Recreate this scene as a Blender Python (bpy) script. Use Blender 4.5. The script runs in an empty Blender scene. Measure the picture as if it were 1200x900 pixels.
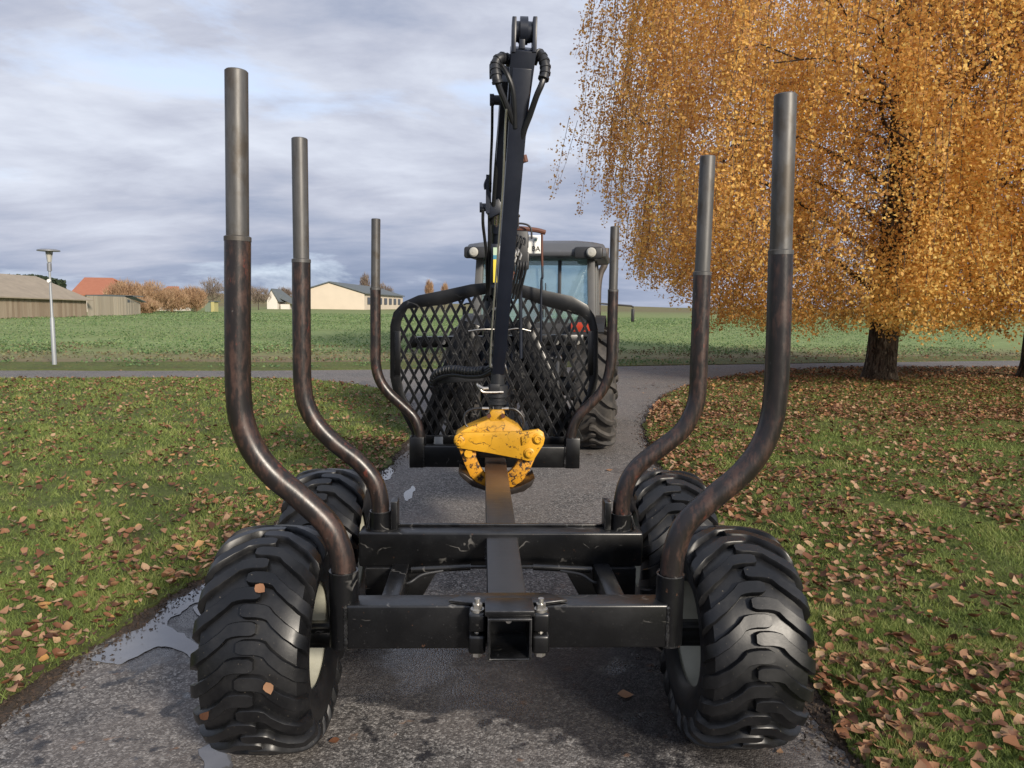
import bpy, bmesh, math, random
import numpy as np
from mathutils import Vector, Matrix, noise as mnoise
R = math.radians
random.seed(7)
rng = np.random.default_rng(7)
sc = bpy.context.scene
col = sc.collection

# ------------------------------------------------------------------ camera
F, H, CX = 846.3, 1.887, -0.112
PITCH, YAW, ROLL = R(6.136), R(2.404), R(.83)
cam_d = bpy.data.cameras.new('camera')
cam = bpy.data.objects.new('camera', cam_d)
col.objects.link(cam)
cam_d.sensor_width = 36.0
cam_d.lens = F / 1200 * 36
cam_d.clip_end = 9000
cam_d.clip_start = .05
fw = np.array([math.sin(YAW)*math.cos(PITCH), math.cos(YAW)*math.cos(PITCH), -math.sin(PITCH)])
rt = np.array([math.cos(YAW), -math.sin(YAW), 0.])
up = np.cross(rt, fw)
rt2 = math.cos(ROLL)*rt + math.sin(ROLL)*up
up2 = -math.sin(ROLL)*rt + math.cos(ROLL)*up
CAM = np.array([CX, 0., H])
mw = Matrix.Identity(4)
for i in range(3):
    mw[i][0], mw[i][1], mw[i][2], mw[i][3] = rt2[i], up2[i], -fw[i], CAM[i]
cam.matrix_world = mw
sc.camera = cam

def ray(x, y): return fw + (x-600)/F*rt2 - (y-450)/F*up2
def at(x, y, Y):
    "the place at distance Y seen at photo position x, y"
    d = ray(x, y); p = CAM + d*((Y-CAM[1])/d[1]); return Vector(p)
def gz(x, y, z=0.):
    d = ray(x, y); p = CAM + d*((z-H)/d[2]); return Vector(p)
def proj(P):
    X = np.atleast_2d(np.asarray(P, float)) - CAM
    d = X @ fw
    return np.stack([600+F*(X@rt2)/d, 450-F*(X@up2)/d, d], 1)

# ------------------------------------------------------------------ world, sun, exposure
SUN_EL, SUN_AZ = R(24), R(148)          # azimuth clockwise from +Y: the sun stands behind the camera to the right
world = bpy.data.worlds.new('World'); sc.world = world; world.use_nodes = True
sc.view_settings.view_transform = 'Standard'
sc.view_settings.look = 'None'
sc.view_settings.gamma = 1
sc.view_settings.use_curve_mapping = False
sc.view_settings.exposure = 0.7

class NT:
    "small helper round a node tree"
    def __init__(s, tree): s.t = tree; s.n = tree.nodes; s.l = tree.links
    def add(s, typ, **kw):
        n = s.n.new(typ)
        ins = kw.pop('ins', {})
        for k, v in kw.items(): setattr(n, k, v)
        for k, v in ins.items(): s.put(n, k, v)
        return n
    def put(s, n, k, v):
        sk = n.inputs[k]
        if isinstance(v, bpy.types.NodeSocket): s.l.new(v, sk)
        elif isinstance(v, bpy.types.Node): s.l.new(v.outputs[0], sk)
        else:
            try: sk.default_value = v
            except Exception: sk.default_value = (v[0], v[1], v[2], 1) if len(v) == 3 else v
    def math(s, op, a, b=0., c=None, clamp=False):
        n = s.add('ShaderNodeMath', operation=op, use_clamp=clamp); s.put(n, 0, a); s.put(n, 1, b)
        if c is not None: s.put(n, 2, c)
        return n.outputs[0]
    def mix(s, f, a, b, blend='MIX'):
        n = s.add('ShaderNodeMix', data_type='RGBA', blend_type=blend)
        s.put(n, 0, f)
        for k, v in ((6, a), (7, b)):
            if isinstance(v, (tuple, list)) and len(v) == 3: v = (*v, 1)
            s.put(n, k, v)
        return n.outputs[2]
    def noise(s, vec, scale, detail=4, rough=.55, dist=0., out=0):
        n = s.add('ShaderNodeTexNoise', ins={'Scale': scale, 'Detail': detail, 'Roughness': rough, 'Distortion': dist})
        if vec is not None: s.put(n, 'Vector', vec)
        return n.outputs[out]
    def ramp(s, f, stops, interp='LINEAR'):
        n = s.add('ShaderNodeValToRGB'); s.put(n, 0, f)
        e = n.color_ramp.elements; n.color_ramp.interpolation = interp
        while len(e) < len(stops): e.new(.5)
        for q, (p, c) in zip(e, stops):
            q.position = p
            q.color = (c, c, c, 1) if isinstance(c, (int, float)) else (*c, 1)
        return n.outputs[0]
    def sep(s, v): n = s.add('ShaderNodeSeparateXYZ'); s.put(n, 0, v); return n.outputs
    def comb(s, x, y, z): n = s.add('ShaderNodeCombineXYZ'); s.put(n, 0, x); s.put(n, 1, y); s.put(n, 2, z); return n.outputs[0]
    def mapping(s, v, scale=(1, 1, 1), loc=(0, 0, 0), rot=(0, 0, 0)):
        return s.add('ShaderNodeMapping', ins={'Vector': v, 'Scale': scale, 'Location': loc, 'Rotation': rot}).outputs[0]

w = NT(world.node_tree)
for n in list(w.n): w.n.remove(n)
out = w.add('ShaderNodeOutputWorld'); bg = w.add('ShaderNodeBackground'); bg.inputs[1].default_value = .1
sky = w.add('ShaderNodeTexSky', sky_type='NISHITA', sun_disc=False, sun_elevation=SUN_EL, sun_rotation=SUN_AZ)
tc = w.add('ShaderNodeTexCoord')
sx = w.sep(tc.outputs['Generated'])
den = w.math('ADD', w.math('MAXIMUM', sx[2], 0.), .22)
pl = w.comb(w.math('DIVIDE', sx[0], den), w.math('DIVIDE', sx[1], den), 0.)
dirv = tc.outputs['Generated']
big = w.noise(w.mapping(dirv, (2.0, 2.0, 6.5), (9.9, .3, 5.1)), 1.0, 8, .54, .25)
streak = w.noise(w.mapping(pl, (1.1, 2.3, 1), (0.3, 5.2, 0), (0, 0, R(5))), 1.3, 8, .60, .35)
soft = w.noise(w.mapping(dirv, (.9, .9, 2.2), (8.3, 2.2, 1.)), 1.0, 2, .5)
v = w.math('ADD', w.math('MULTIPLY', big, .55), w.math('ADD', w.math('MULTIPLY', streak, .24), w.math('MULTIPLY', soft, .38)))
v = w.math('ADD', v, w.math('MULTIPLY', w.math('SUBTRACT', w.math('MINIMUM', sx[2], .55), .10), .13))
cloud = w.ramp(v, [(.475, (1.6, 1.98, 2.85)), (.545, (2.35, 2.68, 3.55)), (.615, (3.4, 3.62, 4.35)), (.70, (4.7, 5.0, 5.7))])
gapf = w.ramp(w.noise(w.mapping(dirv, (2.4, 2.4, 9.), (2.2, 9.1, 3.)), 1., 7, .6, .4), [(.54, 0.), (.66, .8)])
skyc = w.mix(gapf, cloud, w.mix(.7, sky.outputs[0], (4.9, 5.7, 7.4)))
w.l.new(skyc, bg.inputs[0]); w.l.new(bg.outputs[0], out.inputs[0])

sun_d = bpy.data.lights.new('sun', 'SUN'); sun_d.energy = 3.2; sun_d.angle = R(9); sun_d.color = (1, .9, .76)
sun = bpy.data.objects.new('sun', sun_d); col.objects.link(sun)
sd = Vector((math.sin(SUN_AZ)*math.cos(SUN_EL), math.cos(SUN_AZ)*math.cos(SUN_EL), math.sin(SUN_EL)))
sun.rotation_euler = (sd).to_track_quat('Z', 'Y').to_euler()
sun.location = (6, -8, 12)

# ------------------------------------------------------------------ materials
MATS = {}
def mat(name, fn):
    m = bpy.data.materials.new(name); m.use_nodes = True
    t = NT(m.node_tree); b = m.node_tree.nodes['Principled BSDF']
    t.b = b; t.tc = t.add('ShaderNodeTexCoord'); t.geo = t.add('ShaderNodeNewGeometry')
    fn(t, b); MATS[name] = m; return m
def S(t, b, **kw):
    for k, v in kw.items(): t.put(b, {'color': 'Base Color', 'rough': 'Roughness', 'metal': 'Metallic', 'spec': 'Specular IOR Level'}.get(k, k), v)
def bump(t, b, h, strength=.3, dist=.01, prev=None):
    n = t.add('ShaderNodeBump', ins={'Strength': strength, 'Distance': dist, 'Height': h})
    if prev: t.put(n, 'Normal', prev)
    t.put(b, 'Normal', n.outputs[0]); return n.outputs[0]
def plain(name, c, rough=.5, metal=0., var=.25, scale=12., bstr=0.):
    def fn(t, b):
        n = t.noise(t.tc.outputs['Object'], scale, 5, .6)
        S(t, b, color=t.mix(n, tuple(x*(1-var) for x in c), tuple(min(1, x*(1+var)) for x in c)), rough=t.math('ADD', rough-.1, t.math('MULTIPLY', n, .2)), metal=metal)
        if bstr: bump(t, b, n, bstr, .004)
    return mat(name, fn)

def f_black(t, b):      # black machine paint, dusty and scratched
    o = t.tc.outputs['Object']
    n1 = t.noise(o, 5, 6, .65); n2 = t.noise(t.mapping(o, (40, 6, 40)), 2, 4, .7)
    up_ = t.sep(t.geo.outputs['Normal'])[2]
    dust = t.math('MULTIPLY', t.ramp(n1, [(.42, 0.), (.70, 1.)]), t.math('ADD', .12, t.math('MULTIPLY', t.math('MAXIMUM', up_, 0.), .3)))
    scr = t.ramp(n2, [(.66, 0.), (.72, 1.)])
    c = t.mix(dust, (.0028, .003, .0036), (.033, .034, .037))
    c = t.mix(t.math('MULTIPLY', scr, .35), c, (.12, .12, .12))
    chips = t.ramp(t.noise(o, 38, 3, .6), [(.70, 0.), (.73, 1.)])
    c = t.mix(t.math('MULTIPLY', chips, .5), c, (.10, .05, .03))
    bv = t.add('ShaderNodeBevel', samples=4, ins={'Radius': .007})
    dp = t.add('ShaderNodeVectorMath', operation='DOT_PRODUCT'); t.put(dp, 0, bv.outputs[0]); t.put(dp, 1, t.geo.outputs['Normal'])
    edge = t.math('MULTIPLY', t.ramp(dp.outputs['Value'], [(.86, 1.), (.985, 0.)]), t.ramp(t.noise(o, 26, 5, .7), [(.40, 0.), (.60, 1.)]))
    c = t.mix(t.math('MULTIPLY', edge, .7), c, (.13, .13, .135))
    wv = t.add('ShaderNodeTexWave', wave_type='RINGS', ins={'Vector': o, 'Scale': 3.1, 'Distortion': 9., 'Detail': 3., 'Detail Scale': 1.7})
    arc = t.math('MULTIPLY', t.ramp(wv.outputs['Fac'], [(.985, 0.), (.998, 1.)]), t.ramp(t.noise(t.mapping(o, loc=(3, 8, 1)), 6, 3, .6), [(.55, 0.), (.62, 1.)]))
    c = t.mix(t.math('MULTIPLY', arc, .55), c, (.17, .165, .155))
    S(t, b, color=c, rough=t.math('ADD', .20, t.math('MULTIPLY', n1, .26)), spec=t.math('ADD', .42, t.math('MULTIPLY', t.math('MAXIMUM', up_, 0.), .5)))
    bump(t, b, t.noise(o, 60, 3, .6), .08, .002)
mat('black_paint', f_black)
def f_crane(t, b):  # black crane paint, with the blue of haze and glare mixed into its colour
    o = t.tc.outputs['Object']
    n1 = t.noise(o, 4, 6, .65)
    c = t.mix(n1, (.006, .008, .015), (.018, .023, .037))
    S(t, b, color=c, rough=t.math('ADD', .2, t.math('MULTIPLY', n1, .3)))
mat('crane_paint', f_crane)
def f_rubber(t, b):
    o = t.tc.outputs['Object']
    n1 = t.noise(o, 7, 6, .65); n2 = t.noise(o, 45, 4, .6)
    c = t.mix(t.ramp(n1, [(.42, 0.), (.7, 1.)]), (.0030, .0033, .0042), (.012, .012, .013))
    c = t.mix(t.math('MULTIPLY', t.ramp(t.noise(o, 90, 2, .5), [(.73, 0.), (.76, 1.)]), .5), c, (.2, .17, .13))
    S(t, b, color=c, rough=t.math('ADD', .20, t.math('MULTIPLY', n1, .40)), spec=.5)
    bump(t, b, n2, .12, .003)
mat('rubber', f_rubber)
def f_dusty(t, b):
    o = t.tc.outputs['Object']
    n1 = t.noise(o, 5, 6, .65)
    c = t.mix(t.ramp(n1, [(.35, 0.), (.7, 1.)]), (.014, .014, .015), (.085, .075, .065))
    S(t, b, color=c, rough=.75)
    bump(t, b, t.noise(o, 40, 4, .6), .2, .004)
mat('dusty_rubber', f_dusty)
def f_stake(t, b):      # worn paint, rubbed by logs down to rust
    o = t.tc.outputs['Object']
    z = t.sep(o)[2]
    n1 = t.noise(t.mapping(o, (1, 1, .30)), 30, 8, .72); n2 = t.noise(o, 55, 4, .65); n3 = t.noise(t.mapping(o, (1, 1, .25)), 5, 4, .6)
    rust = t.mix(n2, (.020, .011, .0085), (.090, .049, .037))
    paint = t.mix(n3, (.006, .005, .005), (.022, .017, .016))
    f = t.math('MULTIPLY', t.ramp(n1, [(.47, 0.), (.58, 1.)]), t.ramp(n3, [(.36, .2), (.58, 1.)]))
    c = t.mix(f, paint, rust)
    red = t.ramp(t.noise(t.mapping(o, (1, 1, .5), (3, 3, 3)), 20, 5, .7), [(.62, 0.), (.69, 1.)])
    c = t.mix(t.math('MULTIPLY', red, .55), c, (.17, .04, .025))
    pale = t.ramp(t.noise(t.mapping(o, (1, 1, .6), (7, 1, 3)), 42, 4, .7), [(.68, 0.), (.74, 1.)])
    c = t.mix(t.math('MULTIPLY', pale, .5), c, (.20, .19, .18))
    S(t, b, color=c, rough=t.math('ADD', .16, t.math('MULTIPLY', n1, .40)), metal=.1, spec=.6)
    bump(t, b, n1, .25, .003)
mat('worn_stake', f_stake)
def f_steel(t, b):
    o = t.tc.outputs['Object']
    n1 = t.noise(t.mapping(o, (1, 1, .15)), 30, 7, .72); n2 = t.noise(t.mapping(o, (1, 1, .6)), 7, 5, .6)
    c = t.mix(n1, (.025, .024, .023), (.175, .17, .165))
    c = t.mix(t.ramp(n2, [(.50, 0.), (.60, .85)]), c, t.mix(n1, (.03, .025, .02), (.10, .082, .062)))
    S(t, b, color=c, rough=t.math('ADD', .34, t.math('MULTIPLY', n2, .25)), metal=.4)
    bump(t, b, n1, .12, .002)
mat('worn_steel', f_steel)
def f_yellow(t, b):     # chipped yellow paint with rust in the chips and cracks
    o = t.tc.outputs['Object']
    n1 = t.noise(o, 14, 6, .65); 
    vo = t.add('ShaderNodeTexVoronoi', feature='DISTANCE_TO_EDGE', ins={'Scale': 7.5, 'Vector': t.mix(.16, o, t.noise(o, 9, 4, .6, out=1))})
    crack = t.math('MULTIPLY', t.ramp(vo.outputs[0], [(.012, 1.), (.03, 0.)]), t.ramp(t.noise(o, 5, 3, .5), [(.44, 0.), (.54, 1.)]))
    chip = t.ramp(t.noise(t.mapping(o, loc=(4, 2, 1)), 26, 5, .7), [(.60, 0.), (.64, 1.)])
    low = t.ramp(t.sep(o)[2], [(.0, 1.), (1., 0.)])
    c = t.mix(n1, (.56, .27, .014), (.78, .42, .026))
    c = t.mix(t.math('MULTIPLY', t.math('MAXIMUM', crack, chip), .92), c, (.045, .02, .012))
    S(t, b, color=c, rough=t.math('ADD', .35, t.math('MULTIPLY', n1, .2)))
    bump(t, b, n1, .1, .003)
mat('chipped_yellow', f_yellow)
def f_yjaw(t, b):
    o = t.tc.outputs['Object']
    n1 = t.noise(o, 30, 6, .7)
    c = t.mix(t.ramp(n1, [(.50, 0.), (.57, 1.)]), (.60, .27, .015), (.03, .016, .012))
    S(t, b, color=c, rough=.5); bump(t, b, n1, .2, .003)
mat('scuffed_yellow', f_yjaw)
def f_beam(t, b):       # drawbar: black, rubbed brown where the grapple clamps it
    o = t.tc.outputs['Object']
    n1 = t.noise(t.mapping(o, (5, 60, 5)), 1.5, 5, .65); n2 = t.noise(o, 7, 5, .6)
    y = t.sep(o)[1]
    rub = t.ramp(t.math('ADD', y, t.math('MULTIPLY', n2, .35)), [(.0, 0.), (1., 1.)])
    rub = t.add('ShaderNodeMapRange', ins={0: t.math('ADD', y, t.math('MULTIPLY', n2, .4)), 1: .95, 2: 1.35}).outputs[0]
    c = t.mix(n1, (.006, .006, .007), (.045, .044, .045))
    c = t.mix(t.math('MULTIPLY', rub, .85), c, t.mix(n1, (.10, .05, .022), (.24, .13, .06)))
    S(t, b, color=c, rough=t.math('ADD', .16, t.math('MULTIPLY', n1, .5)), spec=.7)
    bump(t, b, n1, .15, .002)
mat('drawbar_paint', f_beam)
plain('chrome', (.75, .76, .78), .16, 1., .08)
plain('zinc', (.55, .53, .49), .35, .9, .2, 40)
plain('cream_rim', (.36, .355, .29), .5, 0., .35, 9)
plain('dark_plastic', (.022, .023, .026), .5, 0., .3, 10)
plain('roof_grey', (.085, .09, .10), .42, 0., .12, 6)
plain('pillar_grey', (.10, .10, .10), .55, 0., .25, 8)
plain('red_lens', (.38, .045, .022), .25, 0., .1)
plain('lamp_lens', (.40, .39, .35), .15, 0., .1)
plain('plate_white', (.78, .78, .76), .4, 0., .05)
plain('ink', (.012, .012, .014), .6, 0., .1)
plain('emblem_green', (.22, .36, .33), .5, 0., .2)
plain('sticker_yellow', (.70, .56, .05), .5, 0., .15)
plain('sticker_blue', (.04, .20, .30), .5, 0., .15)
plain('sticker_pale', (.42, .55, .40), .5, 0., .15)
plain('rust_brown', (.11, .04, .025), .65, 0., .4, 14)
plain('hose_rubber', (.017, .018, .021), .42, 0., .25, 14)
plain('seat_cloth', (.03, .03, .035), .8, 0., .2)
plain('galvanised', (.30, .32, .34), .55, .3, .15, 10)
plain('lamp_plate', (.22, .23, .25), .5, .3, .15, 10)
plain('tine_steel', (.06, .05, .045), .35, .6, .4, 20)
plain('exhaust_steel', (.12, .105, .095), .55, .5, .35, 9)
def f_glass(t, b):
    tr = t.add('ShaderNodeBsdfTransparent', ins={0: (.90, .99, 1.0, 1)})
    gl = t.add('ShaderNodeBsdfGlossy', ins={0: (.9, 1, 1, 1), 'Roughness': .03})
    fr = t.add('ShaderNodeFresnel', ins={0: 1.5})
    dirt = t.add('ShaderNodeBsdfDiffuse', ins={0: (.66, .84, .85, 1)})
    m1 = t.add('ShaderNodeMixShader', ins={0: t.math('ADD', t.math('MULTIPLY', t.noise(t.tc.outputs['Object'], 3, 4, .6), .16), .06)})
    t.l.new(tr.outputs[0], m1.inputs[1]); t.l.new(dirt.outputs[0], m1.inputs[2])
    m2 = t.add('ShaderNodeMixShader', ins={0: t.math('ADD', fr.outputs[0], .04)})
    t.l.new(m1.outputs[0], m2.inputs[1]); t.l.new(gl.outputs[0], m2.inputs[2])
    t.l.new(m2.outputs[0], t.n['Material Output'].inputs[0])
mat('cab_glass', f_glass)

def f_asphalt(t, b):
    o = t.geo.outputs['Position']
    vo = t.add('ShaderNodeTexVoronoi', ins={'Scale': 115., 'Vector': o})
    vo2 = t.add('ShaderNodeTexVoronoi', ins={'Scale': 60., 'Vector': o})
    rnd = t.sep(vo.outputs['Color'])[0]; rnd2 = t.sep(vo2.outputs['Color'])[1]
    n1 = t.noise(o, 2.2, 6, .65); n2 = t.noise(o, 14, 5, .65)
    stone = t.ramp(rnd, [(.0, (.026, .024, .023)), (.40, (.074, .069, .066)), (.72, (.155, .144, .137)), (.88, (.46, .44, .415))])
    stone2 = t.ramp(rnd2, [(.0, (.042, .040, .040)), (.6, (.105, .099, .096)), (.88, (.34, .32, .30))])
    c = t.mix(.45, stone, stone2)
    c = t.mix(t.ramp(n2, [(.35, .4), (.6, 0.)]), c, (.05, .047, .048))
    edge = t.ramp(t.noise(o, 1.1, 5, .6), [(.40, 0.), (.60, .45)])
    c = t.mix(edge, c, (.19, .166, .152))
    # wet places: a broad band across the drive under the trailer and scattered blotches
    s = t.sep(o)
    wob = t.noise(t.mapping(o, (1, 1.6, 1), (2.3, .7, 0)), 2.1, 4, .6)
    yy = t.math('ADD', s[1], t.math('MULTIPLY', s[0], .46))
    yy = t.math('ADD', yy, t.math('MULTIPLY', t.math('SUBTRACT', wob, .5), 1.1))
    band = t.math('SUBTRACT', 1., t.math('DIVIDE', t.math('ABSOLUTE', t.math('SUBTRACT', yy, 3.62)), .60), clamp=True)
    inx = t.math('SUBTRACT', 1., t.math('POWER', t.math('DIVIDE', t.math('ABSOLUTE', t.math('SUBTRACT', s[0], .10)), 1.35), 4.), clamp=True)
    band = t.math('MULTIPLY', t.ramp(band, [(.02, 0.), (.16, 1.)]), inx)
    drips = t.ramp(t.noise(t.mapping(o, loc=(5.2, 3.1, 0)), 7.5, 3, .55), [(.575, 0.), (.64, 1.)])
    near = t.add('ShaderNodeMapRange', ins={0: s[1], 1: 5.5, 2: 3.8}).outputs[0]
    drips = t.math('MULTIPLY', drips, near)
    film = t.ramp(t.noise(t.mapping(o, (1, .6, 1), (1.2, 8.4, 0)), 1.3, 5, .65), [(.60, 0.), (.70, .7)])
    lm = t.math('SUBTRACT', 1., t.math('DIVIDE', t.math('ABSOLUTE', t.math('ADD', s[0], 1.85)), .55), clamp=True)
    ly = t.math('SUBTRACT', 1., t.math('DIVIDE', t.math('ABSOLUTE', t.math('SUBTRACT', s[1], 4.35)), 1.1), clamp=True)
    margin = t.ramp(t.math('ADD', t.math('MULTIPLY', t.math('MULTIPLY', lm, ly), 1.2), t.math('MULTIPLY', t.math('SUBTRACT', t.noise(o, 5.5, 5, .65), .5), 1.1)), [(.30, 0.), (.48, .9)])
    band = t.math('MAXIMUM', band, margin)
    wet = t.math('MAXIMUM', band, t.math('MAXIMUM', drips, film))
    mud = t.ramp(t.noise(t.mapping(o, loc=(9, 4, 2)), 6.5, 3, .5), [(.665, 0.), (.71, .6)])
    c = t.mix(t.math('MULTIPLY', mud, near), c, (.27, .15, .085))
    pool = t.math('MULTIPLY', wet, t.ramp(t.noise(t.mapping(o, loc=(1, 6, 3)), 2.6, 3, .55), [(.52, 0.), (.60, 1.)]))
    c = t.mix(t.math('MULTIPLY', wet, .94), c, t.mix(.16, (.010, .010, .013), c))
    S(t, b, color=c, rough=t.math('SUBTRACT', .80, t.math('MULTIPLY', wet, t.math('ADD', .36, t.math('MULTIPLY', pool, .30)))), spec=t.math('ADD', .30, t.math('MULTIPLY', pool, .7)))
    h = t.math('ADD', t.math('MULTIPLY', vo.outputs['Distance'], -1.), t.math('MULTIPLY', n2, .6))
    bump(t, b, h, .45, .006)
mat('asphalt', f_asphalt)

def f_lawn(t, b):
    o = t.geo.outputs['Position']
    n1 = t.noise(o, .55, 4, .6); n2 = t.noise(o, 9, 6, .7); n3 = t.noise(o, 90, 4, .7); n4 = t.noise(t.mapping(o, loc=(4, 9, 1)), 1.8, 5, .62)
    c = t.mix(t.ramp(n2, [(.35, 0.), (.65, 1.)]), (.080, .105, .026), (.19, .225, .062))
    c = t.mix(t.ramp(n1, [(.42, 0.), (.62, .65)]), c, (.10, .115, .035))
    c = t.mix(t.ramp(n4, [(.56, 0.), (.68, .6)]), c, (.10, .065, .035))
    c = t.mix(t.ramp(n3, [(.4, .45), (.62, 0.)]), c, (.016, .022, .008))
    # far from the drive the litter is too fine to pick apart: tan flecks
    fl = t.add('ShaderNodeTexVoronoi', ins={'Scale': 13., 'Vector': o})
    near = t.add('ShaderNodeMapRange', ins={0: t.sep(o)[1], 1: 9., 2: 16.}).outputs[0]
    rd = t.sep(fl.outputs['Color'])
    right = t.add('ShaderNodeMapRange', ins={0: t.sep(o)[0], 1: -1., 2: 4., 3: .12, 4: .62}).outputs[0]
    spot = t.math('MULTIPLY', t.math('LESS_THAN', fl.outputs['Distance'], .36), t.math('LESS_THAN', rd[0], right))
    spot = t.math('MULTIPLY', spot, near)
    c = t.mix(t.math('MULTIPLY', spot, .85), c, t.mix(rd[1], (.16, .075, .035), (.40, .24, .13)))
    S(t, b, color=c, rough=.85, spec=.2)
    bump(t, b, t.math('ADD', n3, t.math('MULTIPLY', n2, .8)), .7, .03)
mat('lawn_turf', f_lawn)
def f_soil(t, b):
    o = t.geo.outputs['Position']
    n1 = t.noise(o, 9, 6, .7); n2 = t.noise(o, 60, 5, .7)
    c = t.mix(n1, (.022, .016, .012), (.085, .060, .042))
    c = t.mix(t.ramp(n2, [(.52, 0.), (.64, .6)]), c, (.15, .085, .05))
    S(t, b, color=c, rough=.8); bump(t, b, t.math('ADD', n1, n2), .8, .03)
mat('dark_soil', f_soil)
def f_field(t, b):
    o = t.geo.outputs['Position']
    s = t.sep(o)
    n1 = t.noise(t.mapping(o, (.02, .09, 1)), 1, 5, .6); n2 = t.noise(t.mapping(o, (.5, 1.5, 1)), 2.2, 6, .7); n3 = t.noise(t.mapping(o, (.12, .5, 1)), 1, 5, .6)
    yd = t.math('SUBTRACT', s[1], t.math('MULTIPLY', s[0], .2))
    edge = t.math('ADD', yd, t.math('MULTIPLY', n3, 9.))
    green = t.mix(t.ramp(n2, [(.36, 0.), (.62, 1.)]), (.125, .175, .065), (.27, .33, .135))
    green = t.mix(t.ramp(n1, [(.45, 0.), (.65, .5)]), green, (.15, .17, .055))
    soil = t.mix(n2, (.13, .10, .06), (.23, .175, .11))
    c = t.mix(t.add('ShaderNodeMapRange', ins={0: edge, 1: 29., 2: 38.}).outputs[0], soil, green)
    c = t.mix(t.ramp(n2, [(.56, 0.), (.68, .45)]), c, soil)
    far = t.add('ShaderNodeMapRange', ins={0: yd, 1: 130., 2: 420.}).outputs[0]
    c = t.mix(far, c, t.mix(n1, (.13, .135, .06), (.20, .16, .09)))
    S(t, b, color=c, rough=.9, spec=.15)
    bump(t, b, n2, .6, .08)
mat('crop_field', f_field)
def f_water(t, b):
    n = t.noise(t.geo.outputs['Position'], 12, 3, .5)
    S(t, b, color=t.mix(n, (.105, .105, .112), (.16, .16, .17)), rough=.05, spec=1.)
    bump(t, b, n, .06, .004)
mat('puddle_water', f_water)
def leafy(name, stops, transl=.35, rough=.6, obj_rand=False):
    def fn(t, b):
        r = t.geo.outputs['Random Per Island']
        if obj_rand:
            oi = t.add('ShaderNodeObjectInfo'); r = t.math('FRACT', t.math('ADD', r, oi.outputs['Random']))
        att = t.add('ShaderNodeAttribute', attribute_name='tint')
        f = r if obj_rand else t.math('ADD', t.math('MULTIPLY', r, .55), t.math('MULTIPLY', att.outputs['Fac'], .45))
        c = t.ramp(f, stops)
        if obj_rand: c = t.mix(t.math('MULTIPLY', t.noise(t.tc.outputs['Object'], 60, 3, .6), .5), c, (.10, .05, .025))
        S(t, b, color=c, rough=rough, spec=.3)
        if transl:
            tl = t.add('ShaderNodeBsdfTranslucent'); t.l.new(c, tl.inputs[0])
            m = t.add('ShaderNodeMixShader', ins={0: transl}); t.l.new(b.outputs[0], m.inputs[1]); t.l.new(tl.outputs[0], m.inputs[2])
            t.l.new(m.outputs[0], t.n['Material Output'].inputs[0])
    return mat(name, fn)
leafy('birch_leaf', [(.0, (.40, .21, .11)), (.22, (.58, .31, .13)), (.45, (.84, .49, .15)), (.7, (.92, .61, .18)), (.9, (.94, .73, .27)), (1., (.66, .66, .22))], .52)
leafy('brown_leaf', [(.0, (.22, .10, .05)), (.4, (.34, .17, .07)), (.8, (.50, .26, .09)), (1., (.62, .36, .11))], .4)
leafy('litter', [(.0, (.060, .028, .018)), (.25, (.15, .062, .034)), (.5, (.28, .125, .060)), (.72, (.38, .215, .125)), (.90, (.50, .34, .21)), (1., (.46, .24, .07))], .12, .62, True)
leafy('grass_blade', [(.0, (.062, .094, .026)), (.4, (.155, .21, .054)), (.75, (.26, .31, .085)), (1., (.44, .39, .18))], .38)
leafy('crop_leaf', [(.0, (.060, .125, .052)), (.5, (.15, .235, .095)), (1., (.29, .35, .15))], .28)
leafy('stubble_leaf', [(.0, (.10, .075, .045)), (.45, (.20, .15, .085)), (.6, (.14, .17, .07)), (1., (.28, .25, .14))], .2)
leafy('shrub_twig', [(.0, (.26, .16, .10)), (.4, (.40, .255, .155)), (.8, (.50, .345, .21)), (1., (.46, .38, .23))], .35)
leafy('bare_twig', [(.0, (.13, .10, .085)), (.5, (.21, .165, .135)), (1., (.32, .24, .17))], .2)
leafy('dark_conifer', [(.0, (.016, .028, .016)), (1., (.05, .07, .035))], .1)
def f_bark(t, b):
    o = t.tc.outputs['Object']
    n1 = t.noise(t.mapping(o, (1, 1, .28)), 13, 6, .7, .6); n2 = t.noise(o, 40, 4, .6)
    c = t.mix(t.ramp(n1, [(.42, 0.), (.62, 1.)]), (.018, .014, .011), (.115, .095, .072))
    c = t.mix(t.ramp(t.noise(t.mapping(o, (1, 1, .4), (3, 1, 1)), 9, 5, .7), [(.60, 0.), (.68, .6)]), c, (.30, .27, .22))
    S(t, b, color=c, rough=.9, spec=.15); bump(t, b, t.math('ADD', n1, t.math('MULTIPLY', n2, .3)), 1., .06)
mat('bark', f_bark)
plain('twig_bark', (.045, .032, .026), .8, 0., .3, 10)
def f_board(t, b):
    o = t.tc.outputs['Object']
    n1 = t.noise(t.mapping(o, (3, 3, .25)), 2.2, 5, .65)
    r = t.geo.outputs['Random Per Island']
    c = t.mix(r, (.24, .185, .13), (.36, .30, .225))
    c = t.mix(t.math('MULTIPLY', n1, .7), c, (.13, .088, .058))
    S(t, b, color=c, rough=.85)
mat('weathered_board', f_board)
def f_gboard(t, b):
    n1 = t.noise(t.mapping(t.tc.outputs['Object'], (3, 3, .25)), 2.2, 5, .65)
    S(t, b, color=t.mix(t.math('MULTIPLY', n1, .5), t.mix(t.geo.outputs['Random Per Island'], (.30, .26, .20), (.42, .37, .29)), (.20, .16, .12)), rough=.85)
mat('grey_board', f_gboard)
plain('barn_roof', (.28, .235, .18), .85, 0., .3, 1.2)
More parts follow.
